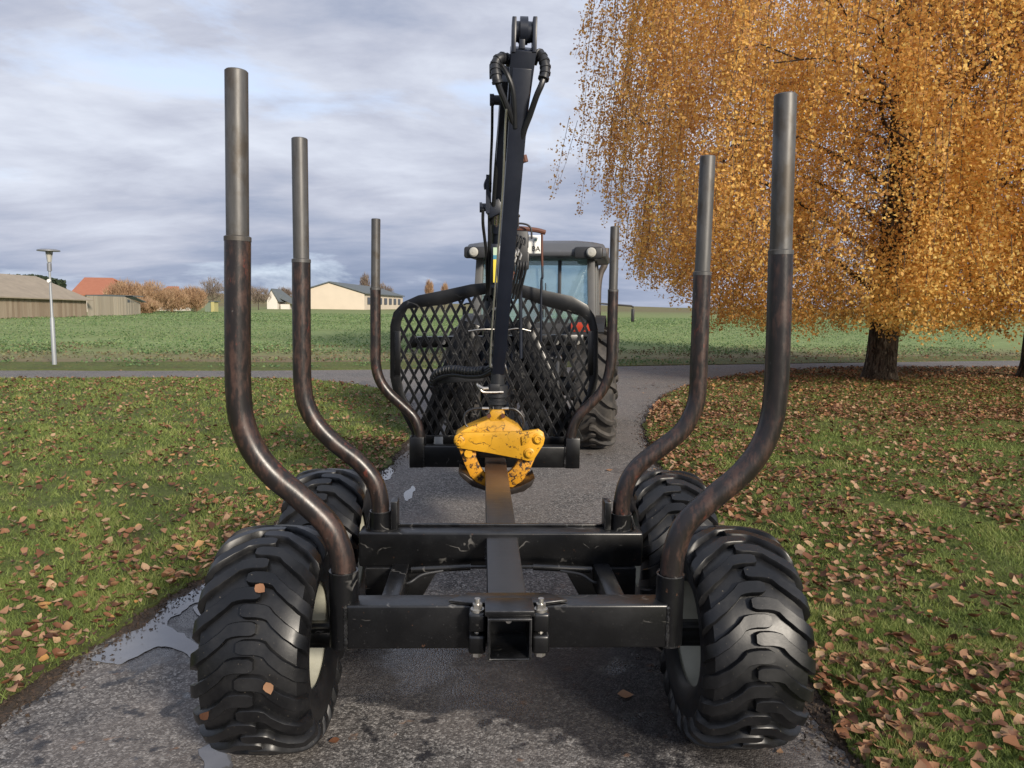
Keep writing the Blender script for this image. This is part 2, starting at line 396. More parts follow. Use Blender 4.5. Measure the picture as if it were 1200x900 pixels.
def f_tile(t, b):
    o = t.tc.outputs['Object']
    n1 = t.noise(o, 1.5, 5, .7)
    S(t, b, color=t.mix(n1, (.27, .095, .055), (.38, .155, .09)), rough=.8)
mat('red_tile', f_tile)
plain('render_cream', (.58, .50, .40), .85, 0., .12, .3)
plain('render_white', (.62, .58, .52), .85, 0., .12, .5)
plain('slate', (.10, .115, .12), .7, 0., .25, .8)
plain('window_dark', (.05, .055, .065), .3, 0., .2)
plain('hut_green', (.16, .20, .15), .7, 0., .2, 2)
plain('hut_yellow', (.40, .36, .16), .7, 0., .2, 2)
plain('car_white', (.6, .6, .6), .4, 0., .1)

# ------------------------------------------------------------------ building helpers
def tag(o, label=None, cat=None, group=None, kind=None):
    for k, val in (('label', label), ('category', cat), ('group', group), ('kind', kind)):
        if val: o[k] = val
    return o
def empty(name, loc=(0, 0, 0), rz=0., parent=None):
    o = bpy.data.objects.new(name, None); o.empty_display_size = .1
    col.objects.link(o); o.location = loc; o.rotation_euler = (0, 0, rz)
    if parent: o.parent = parent
    return o
def wloc(o):
    v = Vector((0, 0, 0))
    while o is not None: v += o.location; o = o.parent
    return v
def link(name, me, parent=None, m=None):
    o = bpy.data.objects.new(name, me); col.objects.link(o)
    if parent: o.parent = parent
    if m: me.materials.append(MATS[m])
    return o

class MB:
    "collects shapes and links them as one mesh object"
    def __init__(s): s.v = []; s.f = []
    def add(s, vs, fs):
        b = len(s.v); s.v += [Vector(p) for p in vs]; s.f += [[i+b for i in f] for f in fs]; return s
    def box(s, c, size, rot=None):
        x, y, z = (k/2 for k in size); c = Vector(c)
        vs = [Vector(p) for p in ((-x,-y,-z),(x,-y,-z),(x,y,-z),(-x,y,-z),(-x,-y,z),(x,-y,z),(x,y,z),(-x,y,z))]
        if rot is not None: vs = [rot @ p for p in vs]
        return s.add([p+c for p in vs], [(3,2,1,0),(4,5,6,7),(0,1,5,4),(1,2,6,5),(2,3,7,6),(3,0,4,7)])
    def bar(s, p0, p1, w0, d0, w1=None, d1=None, side=(1, 0, 0)):
        "box beam from p0 to p1; w along side, d across"
        p0, p1 = Vector(p0), Vector(p1); t = (p1-p0).normalized()
        a = Vector(side); a = (a - t*a.dot(t)).normalized(); b = t.cross(a)
        w1 = w0 if w1 is None else w1; d1 = d0 if d1 is None else d1
        vs = [p0+a*w0/2*i+b*d0/2*j for i, j in ((-1,-1),(1,-1),(1,1),(-1,1))] + [p1+a*w1/2*i+b*d1/2*j for i, j in ((-1,-1),(1,-1),(1,1),(-1,1))]
        return s.add(vs, [(3,2,1,0),(4,5,6,7),(0,1,5,4),(1,2,6,5),(2,3,7,6),(3,0,4,7)])
    def tube(s, pts, r, n=12, caps=True, closed=False):
        pts = [Vector(p) for p in pts]; m = len(pts)
        rs = [r]*m if isinstance(r, (int, float)) else list(r)
        base = len(s.v); t0 = (pts[1]-pts[0]).normalized()
        a = t0.orthogonal().normalized()
        for i, p in enumerate(pts):
            t = ((pts[min(i+1, m-1)]-p).normalized() + (p-pts[max(i-1, 0)]).normalized())
            t = t.normalized() if t.length > 1e-6 else t0
            a = (a - t*a.dot(t)); a = a.normalized() if a.length > 1e-6 else t.orthogonal().normalized()
            b = t.cross(a)
            for k in range(n):
                q = 2*math.pi*k/n; s.v.append(p + (a*math.cos(q)+b*math.sin(q))*rs[i])
        for i in range(m-1):
            for k in range(n):
                k2 = (k+1) % n
                s.f.append([base+i*n+k, base+i*n+k2, base+(i+1)*n+k2, base+(i+1)*n+k])
        if caps:
            s.f.append([base+k for k in reversed(range(n))]); s.f.append([base+(m-1)*n+k for k in range(n)])
        return s
    def cyl(s, p0, p1, r, n=16, r1=None): return s.tube([p0, p1], [r, r if r1 is None else r1], n)
    def lathe(s, prof, c, axis='x', n=48, closed=False):
        "prof: (along the axis, radius)"
        c = Vector(c); base = len(s.v); m = len(prof)
        for u, r in prof:
            for k in range(n):
                q = 2*math.pi*k/n; a, b2 = r*math.cos(q), r*math.sin(q)
                s.v.append(c + Vector({'x': (u, a, b2), 'y': (a, u, b2), 'z': (a, b2, u)}[axis]))
        for i in range(m-1 if not closed else m):
            i2 = (i+1) % m
            for k in range(n):
                k2 = (k+1) % n
                s.f.append([base+i*n+k, base+i2*n+k, base+i2*n+k2, base+i*n+k2])
        return s
    def prism(s, poly, d, holes=None):
        "flat polygon of 3-D points thickened by the vector d"
        poly = [Vector(p) for p in poly]; n = len(poly); d = Vector(d)
        vs = poly + [p+d for p in poly]
        return s.add(vs, [list(range(n))[::-1], list(range(n, 2*n))] + [(i, (i+1) % n, n+(i+1) % n, n+i) for i in range(n)])
    def ring(s, outer, inner, d):
        "flat band between two outlines of equal length, thickened by d"
        n = len(outer); d = Vector(d); o = [Vector(p) for p in outer]; q = [Vector(p) for p in inner]
        vs = o + q + [p+d for p in o] + [p+d for p in q]; fs = []
        for i in range(n):
            j = (i+1) % n
            fs += [(i, j, n+j, n+i), (2*n+j, 2*n+i, 3*n+i, 3*n+j), (j, i, 2*n+i, 2*n+j), (n+i, n+j, 3*n+j, 3*n+i)]
        return s.add(vs, fs)
    def sphere(s, c, r, n=12, m=8, sc_=(1, 1, 1)):
        c = Vector(c); pr = [(-r*math.cos(math.pi*i/m), max(1e-4, r*math.sin(math.pi*i/m))) for i in range(m+1)]
        b = len(s.v); s.lathe(pr, (0, 0, 0), 'z', n)
        for i in range(b, len(s.v)): v = s.v[i]; s.v[i] = Vector((v.x*sc_[0], v.y*sc_[1], v.z*sc_[2])) + c
        return s
    def build(s, name, m, parent=None, bevel=0., seg=2, local=False, angle=35, loc=None):
        me = bpy.data.meshes.new(name)
        off = Vector(loc) if loc is not None else Vector((0, 0, 0))
        if parent is not None and not local: off = off + wloc(parent)
        me.from_pydata([tuple(p-off) for p in s.v], [], s.f)
        bm = bmesh.new(); bm.from_mesh(me)
        bmesh.ops.recalc_face_normals(bm, faces=bm.faces)
        if bevel:
            es = [e for e in bm.edges if len(e.link_faces) == 2 and e.calc_face_angle(0) > R(30)]
            bmesh.ops.bevel(bm, geom=es, offset=bevel, segments=seg, affect='EDGES', profile=.5, clamp_overlap=True)
        bm.to_mesh(me); bm.free()
        me.polygons.foreach_set('use_smooth', [True]*len(me.polygons))
        me.set_sharp_from_angle(angle=R(angle))
        o = link(name, me, parent, m)
        if loc is not None: o.location = loc
        return o

def np_mesh(name, verts, faces, m, parent=None, tint=None, smooth=False):
    "verts (n,3), faces (k,3|4) arrays -> object"
    me = bpy.data.meshes.new(name); k = faces.shape[1]
    me.vertices.add(len(verts)); me.vertices.foreach_set('co', np.asarray(verts, np.float32).ravel())
    me.loops.add(faces.size); me.loops.foreach_set('vertex_index', faces.astype(np.int32).ravel())
    me.polygons.add(len(faces)); me.polygons.foreach_set('loop_start', np.arange(0, faces.size, k, dtype=np.int32))
    me.update(calc_edges=True)
    if tint is not None:
        a = me.attributes.new('tint', 'FLOAT', 'POINT'); a.data.foreach_set('value', np.asarray(tint, np.float32))
    if smooth: me.polygons.foreach_set('use_smooth', np.ones(len(faces), bool))
    return link(name, me, parent, m)
def smoothpts(pts, k=6):
    "Catmull-Rom through points"
    P = [Vector(p) for p in pts]; P = [P[0]*2-P[1]] + P + [P[-1]*2-P[-2]]; o = []
    for i in range(1, len(P)-2):
        a, b, c, d = P[i-1:i+3]
        for j in range(k):
            t = j/k
            o.append(.5*((2*b)+(c-a)*t+(2*a-5*b+4*c-d)*t*t+(3*b-a-3*c+d)*t**3))
    return o + [P[-2]]

def copy_obj(o, parent, loc=None):
    c = o.copy(); col.objects.link(c); c.parent = parent
    if loc is not None: c.location = loc
    return c

# ------------------------------------------------------------------ the ground
LEFT = [(-2.75, -6), (-2.6, 1.5), (-2.36, 3.0), (-2.24, 3.8), (-2.12, 4.5), (-1.97, 5.0), (-1.88, 6.2), (-1.35, 7.6), (-1.2, 8.8), (-1.15, 10.2), (-1.3, 12.2), (-1.7, 14.2), (-2.4, 16.1), (-3.6, 17.4), (-5.8, 18.25), (-11.5, 17.55), (-25, 16.0), (-60, 12.0)]
RIGHT = [(1.55, -6), (1.48, 1.5), (1.47, 2.8), (1.56, 3.4), (1.72, 5.2), (2.05, 8.4), (2.35, 10.4), (2.75, 12.2), (3.75, 15.1), (4.7, 17.0), (5.9, 18.9), (7.5, 20.6), (9.6, 22.3), (12.3, 23.65), (18.6, 24.5), (30, 26.3), (60, 31)]
FAR = [(-60, 14.2), (-25, 18.1), (-13, 19.6), (-6.4, 20.4), (0, 22.0), (4.8, 23.4), (13.6, 26.1), (21.5, 28.3), (34, 31), (60, 36)]
FIELD = [(-60, 17.5), (-25, 21.2), (-13, 22.4), (-6.4, 23.2), (0, 24.8), (4.8, 26.2), (13.6, 28.7), (21.5, 30.8), (34, 33.5), (60, 38.5)]
def dense(poly, step, amp, amp2=0., seed=0.):
    "resample an open line and roughen it"
    o = []
    for (x0, y0), (x1, y1) in zip(poly[:-1], poly[1:]):
        L = math.hypot(x1-x0, y1-y0); d = math.hypot((x0+x1)/2, (y0+y1)/2)
        n = max(1, int(L/(step*max(1., d/5))))
        for i in range(n):
            t = i/n; x, y = x0+(x1-x0)*t, y0+(y1-y0)*t
            nx, ny = -(y1-y0)/L, (x1-x0)/L
            k = amp*mnoise.noise((x*2.2+seed, y*2.2, 1.3)) + amp2*mnoise.noise((x*9+seed, y*9, 4.1)) + amp2*.6*mnoise.noise((x*25+seed, y*25, 2.1))
            o.append((x+nx*k, y+ny*k))
    return o + [poly[-1]]
def smooth2(line):
    return [(p.x, p.y) for p in smoothpts([(x, y, 0) for x, y in line], 4)]
def sheet(name, outline, z, m, skirt=0.):
    bm = bmesh.new()
    vs = [bm.verts.new((x, y, z)) for x, y in outline]
    es = [bm.edges.new((vs[i], vs[(i+1) % len(vs)])) for i in range(len(vs))]
    bmesh.ops.triangle_fill(bm, use_beauty=True, use_dissolve=False, edges=es)
    bmesh.ops.recalc_face_normals(bm, faces=bm.faces)
    if bm.faces and sum(f.normal.z for f in bm.faces) < 0: bmesh.ops.reverse_faces(bm, faces=bm.faces)
    if skirt:
        be = [e for e in bm.edges if e.is_boundary]
        r = bmesh.ops.extrude_edge_only(bm, edges=be)
        for v_ in r['geom']:
            if isinstance(v_, bmesh.types.BMVert): v_.co.z -= skirt
    me = bpy.data.meshes.new(name); bm.to_mesh(me); bm.free()
    return tag(link(name, me, None, m), kind='structure')
B = 4000.
g = MB().add([(-B, -300, -.06), (B, -300, -.06), (B, B, -.06), (-B, B, -.06)], [(0, 1, 2, 3)]).build('ground', 'dark_soil'); tag(g, kind='structure')
sheet('road', [(-62, -6), (62, -6), (62, 40), (30, 36), (0, 26.5), (-30, 21.5), (-62, 18)], 0., 'asphalt')
sl = smooth2(LEFT); sr = smooth2(RIGHT); sf = smooth2(FAR); sfi = smooth2(FIELD)
lawnL = dense(sl, .05, .10, .05) + [(-62, -6)]
lawnR = dense(sr, .05, .09, .05, 7.) + [(62, -6)]
sheet('soil_edge', dense(sl, .06, .12, .05, 3.) [::1] and [(x+.07, y-.02) for x, y in dense(sl, .06, .12, .05, 3.)] + [(-61, -6)], .006, 'dark_soil', .02)
sheet('soil_edge', [(x-.06, y-.02) for x, y in dense(sr, .06, .10, .05, 5.)] + [(61, -6)], .006, 'dark_soil', .02)
sheet('lawn', lawnL, .02, 'lawn_turf', .05)
sheet('lawn', lawnR, .02, 'lawn_turf', .05)
sheet('verge', dense(sf, .12, .10, .05, 2.) + dense(sfi, .3, .3, .1)[::-1], .022, 'lawn_turf', .05)
fo = dense(sfi, .4, .25, .1, 9.)
sheet('field', [(-B, -200)] + [(-B, 22)] + [(-62, 17)] + fo + [(62, 38)] + [(B, 40), (B, B-10), (-B, B-10)] if False else fo + [(B, 60), (B, B-10), (-B, B-10), (-B, 10)], .01, 'crop_field')

# puddles
def blob(c, pts_, z, name, label):
    pass
def puddle(line, z=.005):
    pts = smooth2(line + [line[0]])[:-1]
    pts = [(x+.035*mnoise.noise((x*7, y*7, .3))+.015*mnoise.noise((x*22, y*22, .3)), y+.05*mnoise.noise((x*7, y*7, 5.3))+.02*mnoise.noise((x*22, y*22, 7.))) for x, y in pts]
    return sheet('puddle', pts, z, 'puddle_water')
def gpx(l): return [(gz(x, y).x, gz(x, y).y) for x, y in l]
puddle(gpx([(104, 776), (126, 757), (152, 738), (180, 711), (210, 690), (238, 683), (262, 690), (262, 704), (236, 706), (214, 716), (200, 728), (214, 744), (236, 762), (232, 772), (212, 766), (190, 758), (168, 764), (140, 778)]))
puddle(gpx([(228, 712), (240, 708), (262, 712), (262, 722), (240, 720)]))
puddle(gpx([(236, 880), (250, 872), (262, 880), (270, 900), (255, 912), (238, 905)]))
puddle(gpx([(446, 551), (458, 548), (460, 556), (452, 563), (446, 560)]))
puddle(gpx([(474, 578), (484, 570), (487, 575), (480, 586), (474, 586)]))

# ------------------------------------------------------------------ tyres
def tyre_mesh(Rr, W, rim_r, nl, lug_h, lug_w, tab, lean, name, seg=72, sh=.10, curve=1.0):
    hw = W/2; Rc = Rr-lug_h; mb = MB(); over = hw*.16
    prof = [(0, Rc), (.3*hw, Rc-.003), (.55*hw, Rc-.006*W/.5), (.76*hw, Rc-.014*W/.5), (.92*hw, Rc-.032*W/.5), (1.0*hw, Rc-.075*W/.5), (1.035*hw, Rc-.135*W/.5),
            (1.035*hw, Rc-(Rc-rim_r)*.62), (1.0*hw, rim_r+.05), (.93*hw, rim_r+.015), (.84*hw, rim_r-.005)]
    full = [(-u, r) for u, r in prof[::-1]] + prof[1:]
    mb.lathe(full, (0, 0, 0), 'x', seg)
    # arc length along the half profile
    S_ = [0.]
    for (a, b), (c, d) in zip(prof[:-1], prof[1:]): S_.append(S_[-1]+math.hypot(c-a, d-b))
    def at_s(s):
        sg = 1 if s >= 0 else -1; q = abs(s)
        for i in range(len(prof)-1):
            if q <= S_[i+1] or i == len(prof)-2:
                t = (q-S_[i])/(S_[i+1]-S_[i]); u = prof[i][0]+(prof[i+1][0]-prof[i][0])*t; r = prof[i][1]+(prof[i+1][1]-prof[i][1])*t
                nx, nr = prof[i+1][1]-prof[i][1], -(prof[i+1][0]-prof[i][0]); L = math.hypot(nx, nr)
                return sg*u, r, -nx/L*sg, -nr/L
    s_end = S_[6]*.97 if W < .42 and Rr < .5 else S_[6]+.2*(S_[7]-S_[6])
    path = [(-over, 0., .62), (-over+.012, 0., .92), (-over+.025, 0., 1.), (tab*.5, 0., 1.), (tab, .02, 1.), (tab+.02, .06, 1.)]
    ns = 9
    for i in range(1, ns+1):
        t = i/ns; s = tab+.02+(s_end-tab-.02)*t
        path.append((s, .06+.94*(t**curve), 1.))
    for side in (-1, 1):
        for k in range(nl):
            ph0 = 2*math.pi*(k+(.5 if side > 0 else 0))/nl
            base = len(mb.v)
            for s, th, wd in path:
                u, r, nu, nr = at_s(s); u *= side; nu *= side
                fade = max(.0, min(1., (s_end-s)/.045)); hh = lug_h*(.06+.94*fade**.7)
                ww = lug_w*wd*(1+.25*max(0, s/s_end)**2)
                for du, hf in ((-.60, -.15), (-.52, .86), (-.46, 1.), (.46, 1.), (.52, .86), (.60, -.15)):
                    rr = r+nr*hh*hf; uu = u+nu*hh*hf
                    ph = ph0 - th*lean/Rr + du*ww/Rr
                    mb.v.append(Vector((uu, -rr*math.cos(ph), rr*math.sin(ph))))
            m = len(path)
            for i in range(m-1):
                for j in range(5):
                    a = base+i*6+j; mb.f.append([a, a+1, a+7, a+6])
            mb.f.append([base+j for j in range(6)]); mb.f.append([base+(m-1)*6+j for j in range(6)])
    me = bpy.data.meshes.new(name); me.from_pydata([tuple(p) for p in mb.v], [], mb.f)
    bm = bmesh.new(); bm.from_mesh(me); bmesh.ops.recalc_face_normals(bm, faces=bm.faces); bm.to_mesh(me); bm.free()
    me.polygons.foreach_set('use_smooth', [True]*len(me.polygons)); me.set_sharp_from_angle(angle=R(38))
    return me
def mesh_of(o):
    me = o.data; bpy.data.objects.remove(o); return me
tyre_me = tyre_mesh(.466, .395, .225, 22, .027, .052, .050, .17, 'tyre', curve=.85)
tyre_me.materials.append(MATS['rubber'])
# dished rim, hollow to the inner side (+x); a hub boss and studs
rim = MB().lathe([(.160, .240), (.170, .249), (.160, .252), (.150, .232), (.09, .212), (.02, .20), (-.03, .19), (-.035, .08), (-.035, .001)], (0, 0, 0), 'x', 48)
rim.lathe([(-.160, .240), (-.170, .249), (-.160, .252), (-.150, .228), (-.08, .20), (-.035, .19)], (0, 0, 0), 'x', 48)
for k in range(6):
    q = k*math.pi/3; rim.cyl((-.035, .11*math.cos(q), .11*math.sin(q)), (-.012, .11*math.cos(q), .11*math.sin(q)), .012, 6)
rim_me = mesh_of(rim.build('rim', 'cream_rim'))
hub_me = mesh_of(MB().cyl((-.03, 0, 0), (.24, 0, 0), .05, 20).build('hub', 'black_paint'))

# ------------------------------------------------------------------ the forestry trailer
Y1, Y2, Y3 = 2.721, 3.618, 5.925
ZT, ZB = .726, .544
trailer = empty('forestry_trailer', (0, 3.58, 0))
tag(trailer, 'empty black forestry trailer with six worn bent stakes and four wide tyres on the drive', 'trailer')
def wheel(x, y, side):
    wh = empty('wheel', Vector((x, y, .466))-trailer.location, 0, trailer)
    t = link('tyre', tyre_me, wh); t.rotation_euler = (random.uniform(0, .28), 0, 0)
    r = link('rim', rim_me, wh); h_ = link('hub', hub_me, wh)
    if side > 0: r.rotation_euler = (0, 0, math.pi); h_.rotation_euler = (0, 0, math.pi)
    return wh
WX = .978
for y in (3.02, 4.13):
    wheel(-WX, y, -1); wheel(WX, y, 1)
# drawbar: box beam from the rear coupling to the tractor
MB().bar((0, 2.80, .625), (0, 6.0, .625), .16, .155).build('drawbar', 'drawbar_paint', trailer, .008)
MB().bar((0, 6.02, .62), (.30, 8.9, .55), .13, .13).build('drawbar', 'black_paint', trailer, .008)
# bolsters
def bolster(y, hw, d=.105, zt=ZT, zb=ZB):
    return MB().box((0, y+d/2, (zt+zb)/2), (2*hw, d, zt-zb)).build('bolster', 'black_paint', trailer, .012, 3)
bo = MB()
for s in (-1, 1): bo.box((s*(.632+.084)/2+.002, Y1+.0485, (ZT+ZB)/2), (.632-.084, .113, ZT-ZB-.004))
bo.build('bolster', 'black_paint', trailer, .010, 3)
bolster(Y2, .735, .13); bolster(Y3, .665)
MB().box((0, Y2+.118, ZT+.006), (1.24, .022, .012)).build('lip', 'black_paint', trailer, .003)
MB().prism([(-.235, Y1+.012, ZT+.001), (-.15, Y1-.012, ZT+.001), (.15, Y1-.012, ZT+.001), (.235, Y1+.012, ZT+.001), (.16, Y1+.085, ZT+.001), (-.16, Y1+.085, ZT+.001)], (0, 0, .012)).build('gusset_plate', 'black_paint', trailer, .003)
STK = [  # distance, foot-to-top line in the photo, joint, top, radii
    (2.775, [(403, 690), (402.5, 665), (398, 643), (384, 614), (352, 583), (320, 556), (297, 527), (284, 495), (279.5, 460), (278.5, 400), (278.5, 279)], (277, 84), .0480, .0415, 668, 30),
    (2.775, [(785, 690), (787, 668), (791, 643), (804, 613), (836, 583), (868, 556), (890, 528), (903, 497), (909, 460), (912, 400), (915, 295)], (920.5, 112), .0465, .0415, 672, -30),
    (3.69, [(445.5, 600), (445, 585), (438, 563), (420, 541), (392, 519), (371, 497), (359, 474), (354.5, 448), (353.5, 400), (353, 305)], (351, 163), .0455, .0390, 598, 22),
    (3.69, [(728, 603), (729, 588), (735, 565), (749, 545), (773, 526), (797, 507), (810, 487), (817, 465), (819, 427), (823, 320)], (829.5, 184), .0455, .0390, 601, -22),
    (5.98, [(492, 520), (491.5, 506), (485, 489), (470, 474), (455, 460), (445, 445), (440.5, 427), (440, 400), (440, 338)], (440.5, 257), .0430, .0365, 512, 15),
    (5.98, [(668, 522), (670, 506), (676, 490), (690, 475), (704, 460), (712, 444), (716, 424), (717, 400), (718.5, 340)], (720.5, 266), .0430, .0365, 514, -15),
]
for i, (Y, pts, top, r0, r1, socky, _) in enumerate(STK):
    P = smoothpts([at(x, y, Y) for x, y in pts], 5)
    zb_ = ZB-.004 if i not in (2, 3) else ZT
    P = [Vector((P[0].x, Y, zb_+.01))] + [p for p in P if p.z > zb_+.05]
    st = MB().tube(P, r0, 20).build('stake', 'worn_stake', trailer)
    j = P[-1]; tp = at(top[0], top[1], Y)
    d = (tp-j).normalized(); e = MB()
    e.tube([j-d*.02, j+d*.001, tp], [r1, r1, r1], 20)
    e.tube([j-d*.012, j+d*.004, j+d*.008], [r0*1.03, r0*1.03, r1*1.02], 20)        # weld bead at the joint
    e.tube([tp, tp+d*.004], [r1*.98, r1*.9], 20)
    ex = e.build('stake_extension', 'worn_steel', st, local=False)
    # socket the stake stands in
    sb = at(pts[1][0], socky, Y); s0 = Vector((P[0].x, Y, zb_))
    s1 = Vector((P[0].x, Y, sb.z))
    MB().tube([s0, s1, s1, Vector((s1.x, s1.y, s1.z-.02))], [r0+.009, r0+.009, r0+.002, r0+.001], 24, caps=False).tube([s0, s0+Vector((0, 0, .004))], r0+.008, 24).build('stake_socket', 'black_paint', trailer)
    if i in (2, 3):
        sx_ = 1 if i == 2 else -1
        c = s1 + Vector((sx_*.075, .02, -.03))
        MB().box((c.x, c.y, ZT+.075), (.034, .10, .148)).build('stop_plate', 'black_paint', trailer, .003)
        MB().bar((s1.x-sx_*.07, Y, ZT+.005), (s1.x-sx_*.048, Y, s1.z-.01), .012, .05).build('rib', 'black_paint', trailer, .002)
# front bolster end posts are square boxes around the stakes
for s in (-1, 1):
    MB().box((s*.648 if s < 0 else .655, Y3+.055, (ZB+.80)/2-.003), (.118, .125, .80-ZB)).build('end_box', 'black_paint', trailer, .006)
def weld(pts, r_=.006, parent=None):
    P = []
    for a, b_ in zip(pts[:-1], pts[1:]):
        a, b_ = Vector(a), Vector(b_); n_ = max(2, int((b_-a).length/.006))
        P += [a.lerp(b_, q/n_) for q in range(n_)]
    P.append(Vector(pts[-1]))
    return MB().tube(P, [r_*random.uniform(.7, 1.25) for _ in P], 6).build('weld_bead', 'black_paint', trailer)
for s in (-1, 1):
    weld([(s*.082, Y2+.001, .70), (s*.082, Y2-.003, ZB+.02)])
    weld([(s*.082, Y1+.112, .70), (s*.082, Y1+.112, ZB+.02)])
    weld([(s*.632, Y1-.006, ZT-.01), (s*.632, Y1-.006, ZB+.01)], .007)
    weld([(s*.588, Y3-.004, ZT+.0), (s*.588, Y3-.004, ZB+.01)])
weld([(-.16, Y1+.001, ZT+.004), (.16, Y1+.001, ZT+.004)], .005)
# running gear: rocker beam each side, tapered brackets, tie rods
for s in (-1, 1):
    MB().bar((s*.52, 3.05, .50), (s*.52, 4.12, .50), .09, .12, side=(1, 0, 0)).build('bogie_beam', 'black_paint', trailer, .012)
    MB().prism([(s*.70, 3.60, .545), (s*.32, 3.60, .545), (s*.44, 3.60, .33), (s*.70, 3.60, .33)], (0, .16, 0)).build('bogie_bracket', 'black_paint', trailer, .008)
    MB().cyl((s*.46, 3.575, .545), (s*.16, 3.575, .56), .017, 12).cyl((s*.17, 3.575, .56), (s*.05, 3.575, .56), .010, 10).build('tie_rod', 'black_paint', trailer)
    MB().tube(smoothpts([(s*.52, 3.50, .50), (s*.46, 3.48, .515), (s*.40, 3.52, .54), (s*.30, 3.56, .545)]), .007, 8).build('brake_hose', 'hose_rubber', trailer)
    for y in (3.02, 4.13):
        MB().bar((s*.48, y, .47), (s*.93, y, .466), .085, .085, side=(0, 0, 1)).build('stub_axle', 'black_paint', trailer)
    pass
# rear coupling: an open square tube with clamp blocks bolted either side
c0 = at(597, 747, 2.60)
rcv = MB(); yb, yf = Y1+.075, 2.575
o_, i_ = .083, .073
def sq(y, h_, cz): return [(c0.x-h_, y, cz-h_), (c0.x+h_, y, cz-h_), (c0.x+h_, y, cz+h_), (c0.x-h_, y, cz+h_)]
rcv.ring(sq(yf, o_, c0.z), sq(yf, i_, c0.z), (0, yb-yf, 0))
recv = rcv.build('receiver', 'black_paint', trailer, .004)
MB().box((c0.x, Y1+.07, c0.z), (.163, .012, .163)).build('back_plate', 'black_paint', recv)
MB().cyl((c0.x, Y1+.07, c0.z+.02), (c0.x, Y1-.02, c0.z+.02), .012, 10).build('pin', 'zinc', recv)
MB().box((c0.x, 2.655, c0.z+o_+.013), (.186, .128, .022)).build('top_plate', 'black_paint', trailer, .004)
for s in (-1, 1):
    cb = MB(); cb.box((c0.x+s*.122, 2.672, c0.z+.042), (.066, .09, .075)); cb.box((c0.x+s*.122, 2.672, c0.z-.045), (.066, .09, .075))
    cl = cb.build('clamp_block', 'black_paint', trailer, .012, 3)
    bx = c0.x+s*.122
    bt = MB().cyl((bx, 2.66, c0.z+.078), (bx, 2.66, c0.z+.088), .026, 20).cyl((bx, 2.66, c0.z+.088), (bx, 2.66, c0.z+.108), .019, 6).cyl((bx, 2.66, c0.z+.1), (bx, 2.66, c0.z+.128), .0115, 12)
    bt.build('bolt', 'zinc', cl)
    MB().cyl((bx, 2.66, c0.z-.012), (bx, 2.66, c0.z+.006), .012, 10).build('bolt', 'zinc', cl)
    MB().cyl((bx, 2.66, c0.z-.10), (bx, 2.66, c0.z-.083), .021, 6).build('nut', 'zinc', cl)

# headboard: bent frame with two panels of expanded metal
YG = 6.18
go = [(490, 522), (463, 470), (457, 442), (457, 382), (461, 366), (472, 354), (490, 346), (520, 340), (552, 333), (572, 331), (600, 331), (614, 334), (642, 341), (670, 347), (688, 357), (697, 370), (701, 386), (701, 444), (696, 468), (668, 522)]
gi = [(498, 510), (473, 462), (469, 440), (469, 384), (471, 371), (477, 362), (494, 360), (522, 357), (553, 348), (572, 344), (600, 344), (613, 349), (640, 359), (666, 366), (682, 371), (689, 377), (692, 388), (692, 442), (688, 462), (660, 512)]
hb = MB().ring([at(x, y, YG) for x, y in go], [at(x, y, YG) for x, y in gi], (0, .035, 0)).build('headboard', 'black_paint', trailer, .004)
def clip_convex(p, d, poly):
    t0, t1 = -9, 9
    n = len(poly)
    area = sum(poly[i][0]*poly[(i+1) % n][1]-poly[(i+1) % n][0]*poly[i][1] for i in range(n))
    for i in range(n):
        (x0, y0), (x1, y1) = poly[i], poly[(i+1) % n]
        nx, ny = -(y1-y0), (x1-x0)
        if area < 0: nx, ny = -nx, -ny
        a = nx*(p[0]-x0)+ny*(p[1]-y0); b_ = nx*d[0]+ny*d[1]
        if abs(b_) < 1e-9:
            if a < 0: return None
        elif b_ > 0: t0 = max(t0, -a/b_)
        else: t1 = min(t1, -a/b_)
    return (t0, t1) if t1 > t0+.01 else None
for half in (0, 1):
    pl_ = [(495, 515), (468, 464), (464, 440), (464, 384), (467, 368), (476, 359), (494, 353), (553, 342), (579, 340), (579, 515)] if half == 0 else [(587, 515), (587, 340), (612, 343), (664, 356), (684, 364), (692, 376), (695, 388), (695, 442), (690, 462), (662, 515)]
    poly = [(at(x, y, YG).x, at(x, y, YG).z) for x, y in pl_]
    m_ = MB(); px_, sl_ = .0885, 1.98
    for sg in (-1, 1):
        dx, dz = 1/math.hypot(1, sl_), sg*sl_/math.hypot(1, sl_)
        for k in range(-60, 60):
            x0 = k*px_ - .03
            r_ = clip_convex((x0, 1.2), (dx, dz), poly)
            if r_:
                a = Vector((x0+dx*r_[0], YG+.012+.004*sg, 1.2+dz*r_[0])); b_ = Vector((x0+dx*r_[1], YG+.012+.004*sg, 1.2+dz*r_[1]))
                m_.bar(a, b_, .012, .024, side=(0, 1, 0))
    m_.build('expanded_metal', 'black_paint', hb, 0)
# bars of the headboard: centre post and rails
MB().box((at(583, 430, YG+.05).x, YG+.055, 1.27), (.07, .03, 1.0)).build('centre_post', 'black_paint', hb, .004)
for (xa, ya, xb, yb_) in ((466, 388, 466, 440), (692, 388, 692, 440)):
    MB().bar(at(xa, ya, YG-.01), at(xb, yb_, YG-.01), .05, .02).build('side_bar', 'black_paint', hb, .004)
